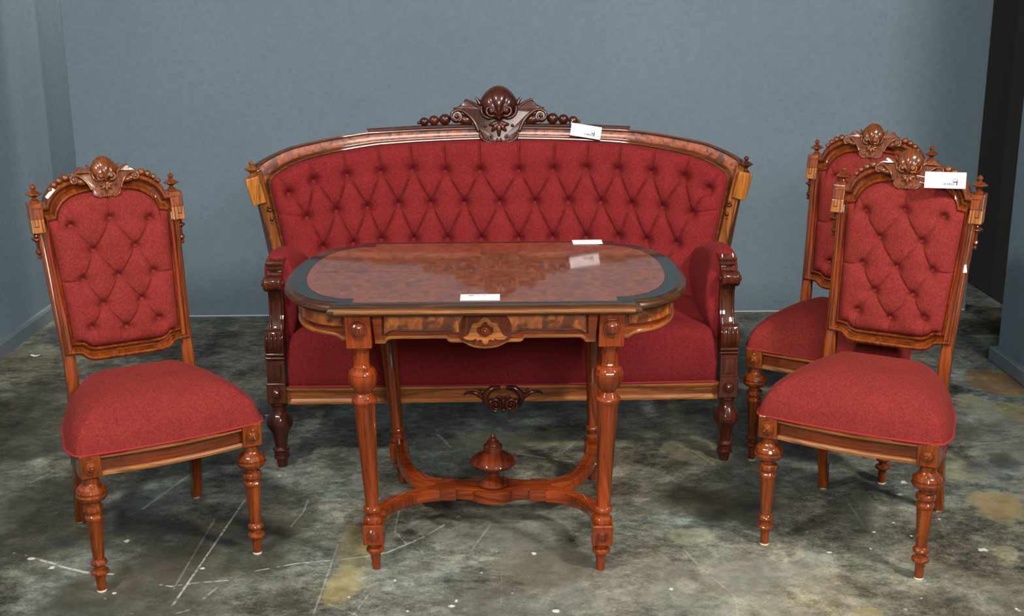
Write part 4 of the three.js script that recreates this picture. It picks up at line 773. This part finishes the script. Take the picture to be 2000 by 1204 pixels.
// small print too fine to read, a barcode and a little boxed mark
const tagPrint = (seed) => print(512, 208, (g, w, h) => {
  const words = (x, y, n, s, k) => { g.fillStyle = s; for (let i = 0; i < n; i++) { const L = 5 + 15 * hash(i, k, seed); g.fillRect(x, y, L, 4); x += L + 4; } };
  words(75, 42, 11, '#a9b0bb', 1); words(235, 42, 3, '#8d95a2', 7); words(75, 58, 8, '#b4bbc5', 2); words(75, 92, 4, '#b4bbc5', 3); words(75, 158, 6, '#bcc2cc', 4);
  g.fillStyle = '#15171c'; let x = 226; while (x < 398) { const b = 1 + Math.floor(5 * hash(x, 1, seed)); g.fillRect(x, 136, b, 32); x += b + 1 + Math.floor(4 * hash(x, 2, seed)); }
  g.lineWidth = 6; g.strokeStyle = '#22252b'; g.strokeRect(352, 88, 54, 32); g.fillRect(352, 118, 58, 14); g.fillRect(396, 100, 12, 68);
});
function card(name, label, w, h, mat, origin, rot, bend = 0) {
  const o = thing(name, label, 'tag', origin); o.rotation.set(...rot);
  const thick = 0.0008, g = grid(17, 2, (i, j) => { const u = i / 16 - 0.5; return [u * w, (j - 0.5) * h, bend * u * u]; });
  g.setAttribute('uv', new THREE.Float32BufferAttribute(Array.from({ length: 34 }, (_, k) => [(k % 17) / 16, Math.floor(k / 17)]).flat(), 2));
  const face = new THREE.Mesh(g.translate(0, 0, thick), mat); face.name = 'printed_face'; face.castShadow = face.receiveShadow = true; o.add(face);
  part('card', toCreasedNormals(new THREE.BoxGeometry(w, h, thick, 16, 1, 1), 0.4).translate(0, 0, thick / 2).clone(), M.paper, o);
  if (bend) { const p = o.children[1].geometry.attributes.position; for (let i = 0; i < p.count; i++) p.setZ(i, p.getZ(i) + bend * Math.pow(p.getX(i) / w, 2) - 0.0002); }
  else face.position.z = 0.0003;
  return o;
}
const sofaTag = card('price_tag', 'white barcode tag hung crooked on the top rail of the sofa', 0.106, 0.043, tagPrint(401), [0.284, 0.996, -4.218], [-0.2, 0, -0.165], 0.004);
part('string', tube([[-0.048, 0.010, 0.0004], [-0.055, 0.020, -0.006], [-0.050, 0.034, -0.014]], 0.0008, 0.0008, 6, 12), M.paper, sofaTag, null);
const chairTag = card('price_tag', 'white barcode tag hung on the crest of the front right chair', 0.108, 0.044, tagPrint(409), [1.208, 0.966, -3.285], [-0.12, -0.20, -0.03], -0.008);
part('string', tube([[-0.050, 0.006, 0.0004], [-0.060, 0.008, -0.004], [-0.074, 0.010, -0.012]], 0.0009, 0.0009, 6, 12), M.paper, chairTag, null);
part('string', tube([[-0.051, -0.010, 0.0004], [-0.058, -0.009, -0.004], [-0.066, -0.007, -0.012]], 0.0007, 0.0007, 6, 12), M.paper, chairTag, null);
const cardPrint = print(256, 128, (g) => { g.fillStyle = '#2a2d33'; for (let i = 0; i < 16; i++) g.fillRect(40 + i * 8, 20, 2 + 5 * hash(i, 1, 421), 14); g.fillRect(52, 14, 30, 6); g.fillRect(60, 30, 20, 8); });
const tableCard = card('table_card', 'white barcode card lying upside down near the front edge of the table', 0.099, 0.052, cardPrint, [-0.064, 0.7338, -2.944], [-Math.PI / 2 + 0.024, 0, 0]);
const plainPrint = print(256, 128, (g) => { g.fillStyle = '#9aa2b0'; g.fillRect(20, 60, 210, 6); });
card('table_card', 'thin white rectangle at the far right back edge of the table', 0.088, 0.050, plainPrint, [0.245, 0.7482, -3.533], [-Math.PI / 2 + 0.024, 0, 0.02]);  // flat white rectangle with one grey line
function sticker(label, w, h, pos, rot) {
  const o = thing('price_sticker', label, 'sticker', pos); o.rotation.set(...rot);
  part('sticker_paper', box(w, h, 0.0008, 0.0003), M.paper, o);
  part('print_line', box(w * 0.5, h * 0.08, 0.0002, 0.0001, 0, -h * 0.1, 0.0005), M.trim, o);
}
sticker('small white sticker on the top rail of the left chair', 0.032, 0.009, [-1.2385, 0.951, -3.2745], [-0.28, 0.52, 0.92]);
sticker('small white sticker on the outer post of the front right chair', 0.012, 0.022, [1.2630, 0.728, -3.2345], [-0.28, -0.35, 0.05]);

{
  const o = thing('paper_scrap', 'small white paper scrap on the floor near the left wall', 'paper', [-1.963, 0.0, -4.851]);
  part('scrap', grid(8, 4, (i, j) => [(i / 7 - 0.5) * 0.045 + 0.004 * Math.sin(j * 2), 0.0015 + 0.004 * Math.pow(Math.abs(i / 7 - 0.5) * 2, 2) * (1 + 0.3 * j), (j / 3 - 0.5) * 0.022 + 0.003 * Math.sin(i)]), M.paper, o);
}

renderer.render(scene, camera);
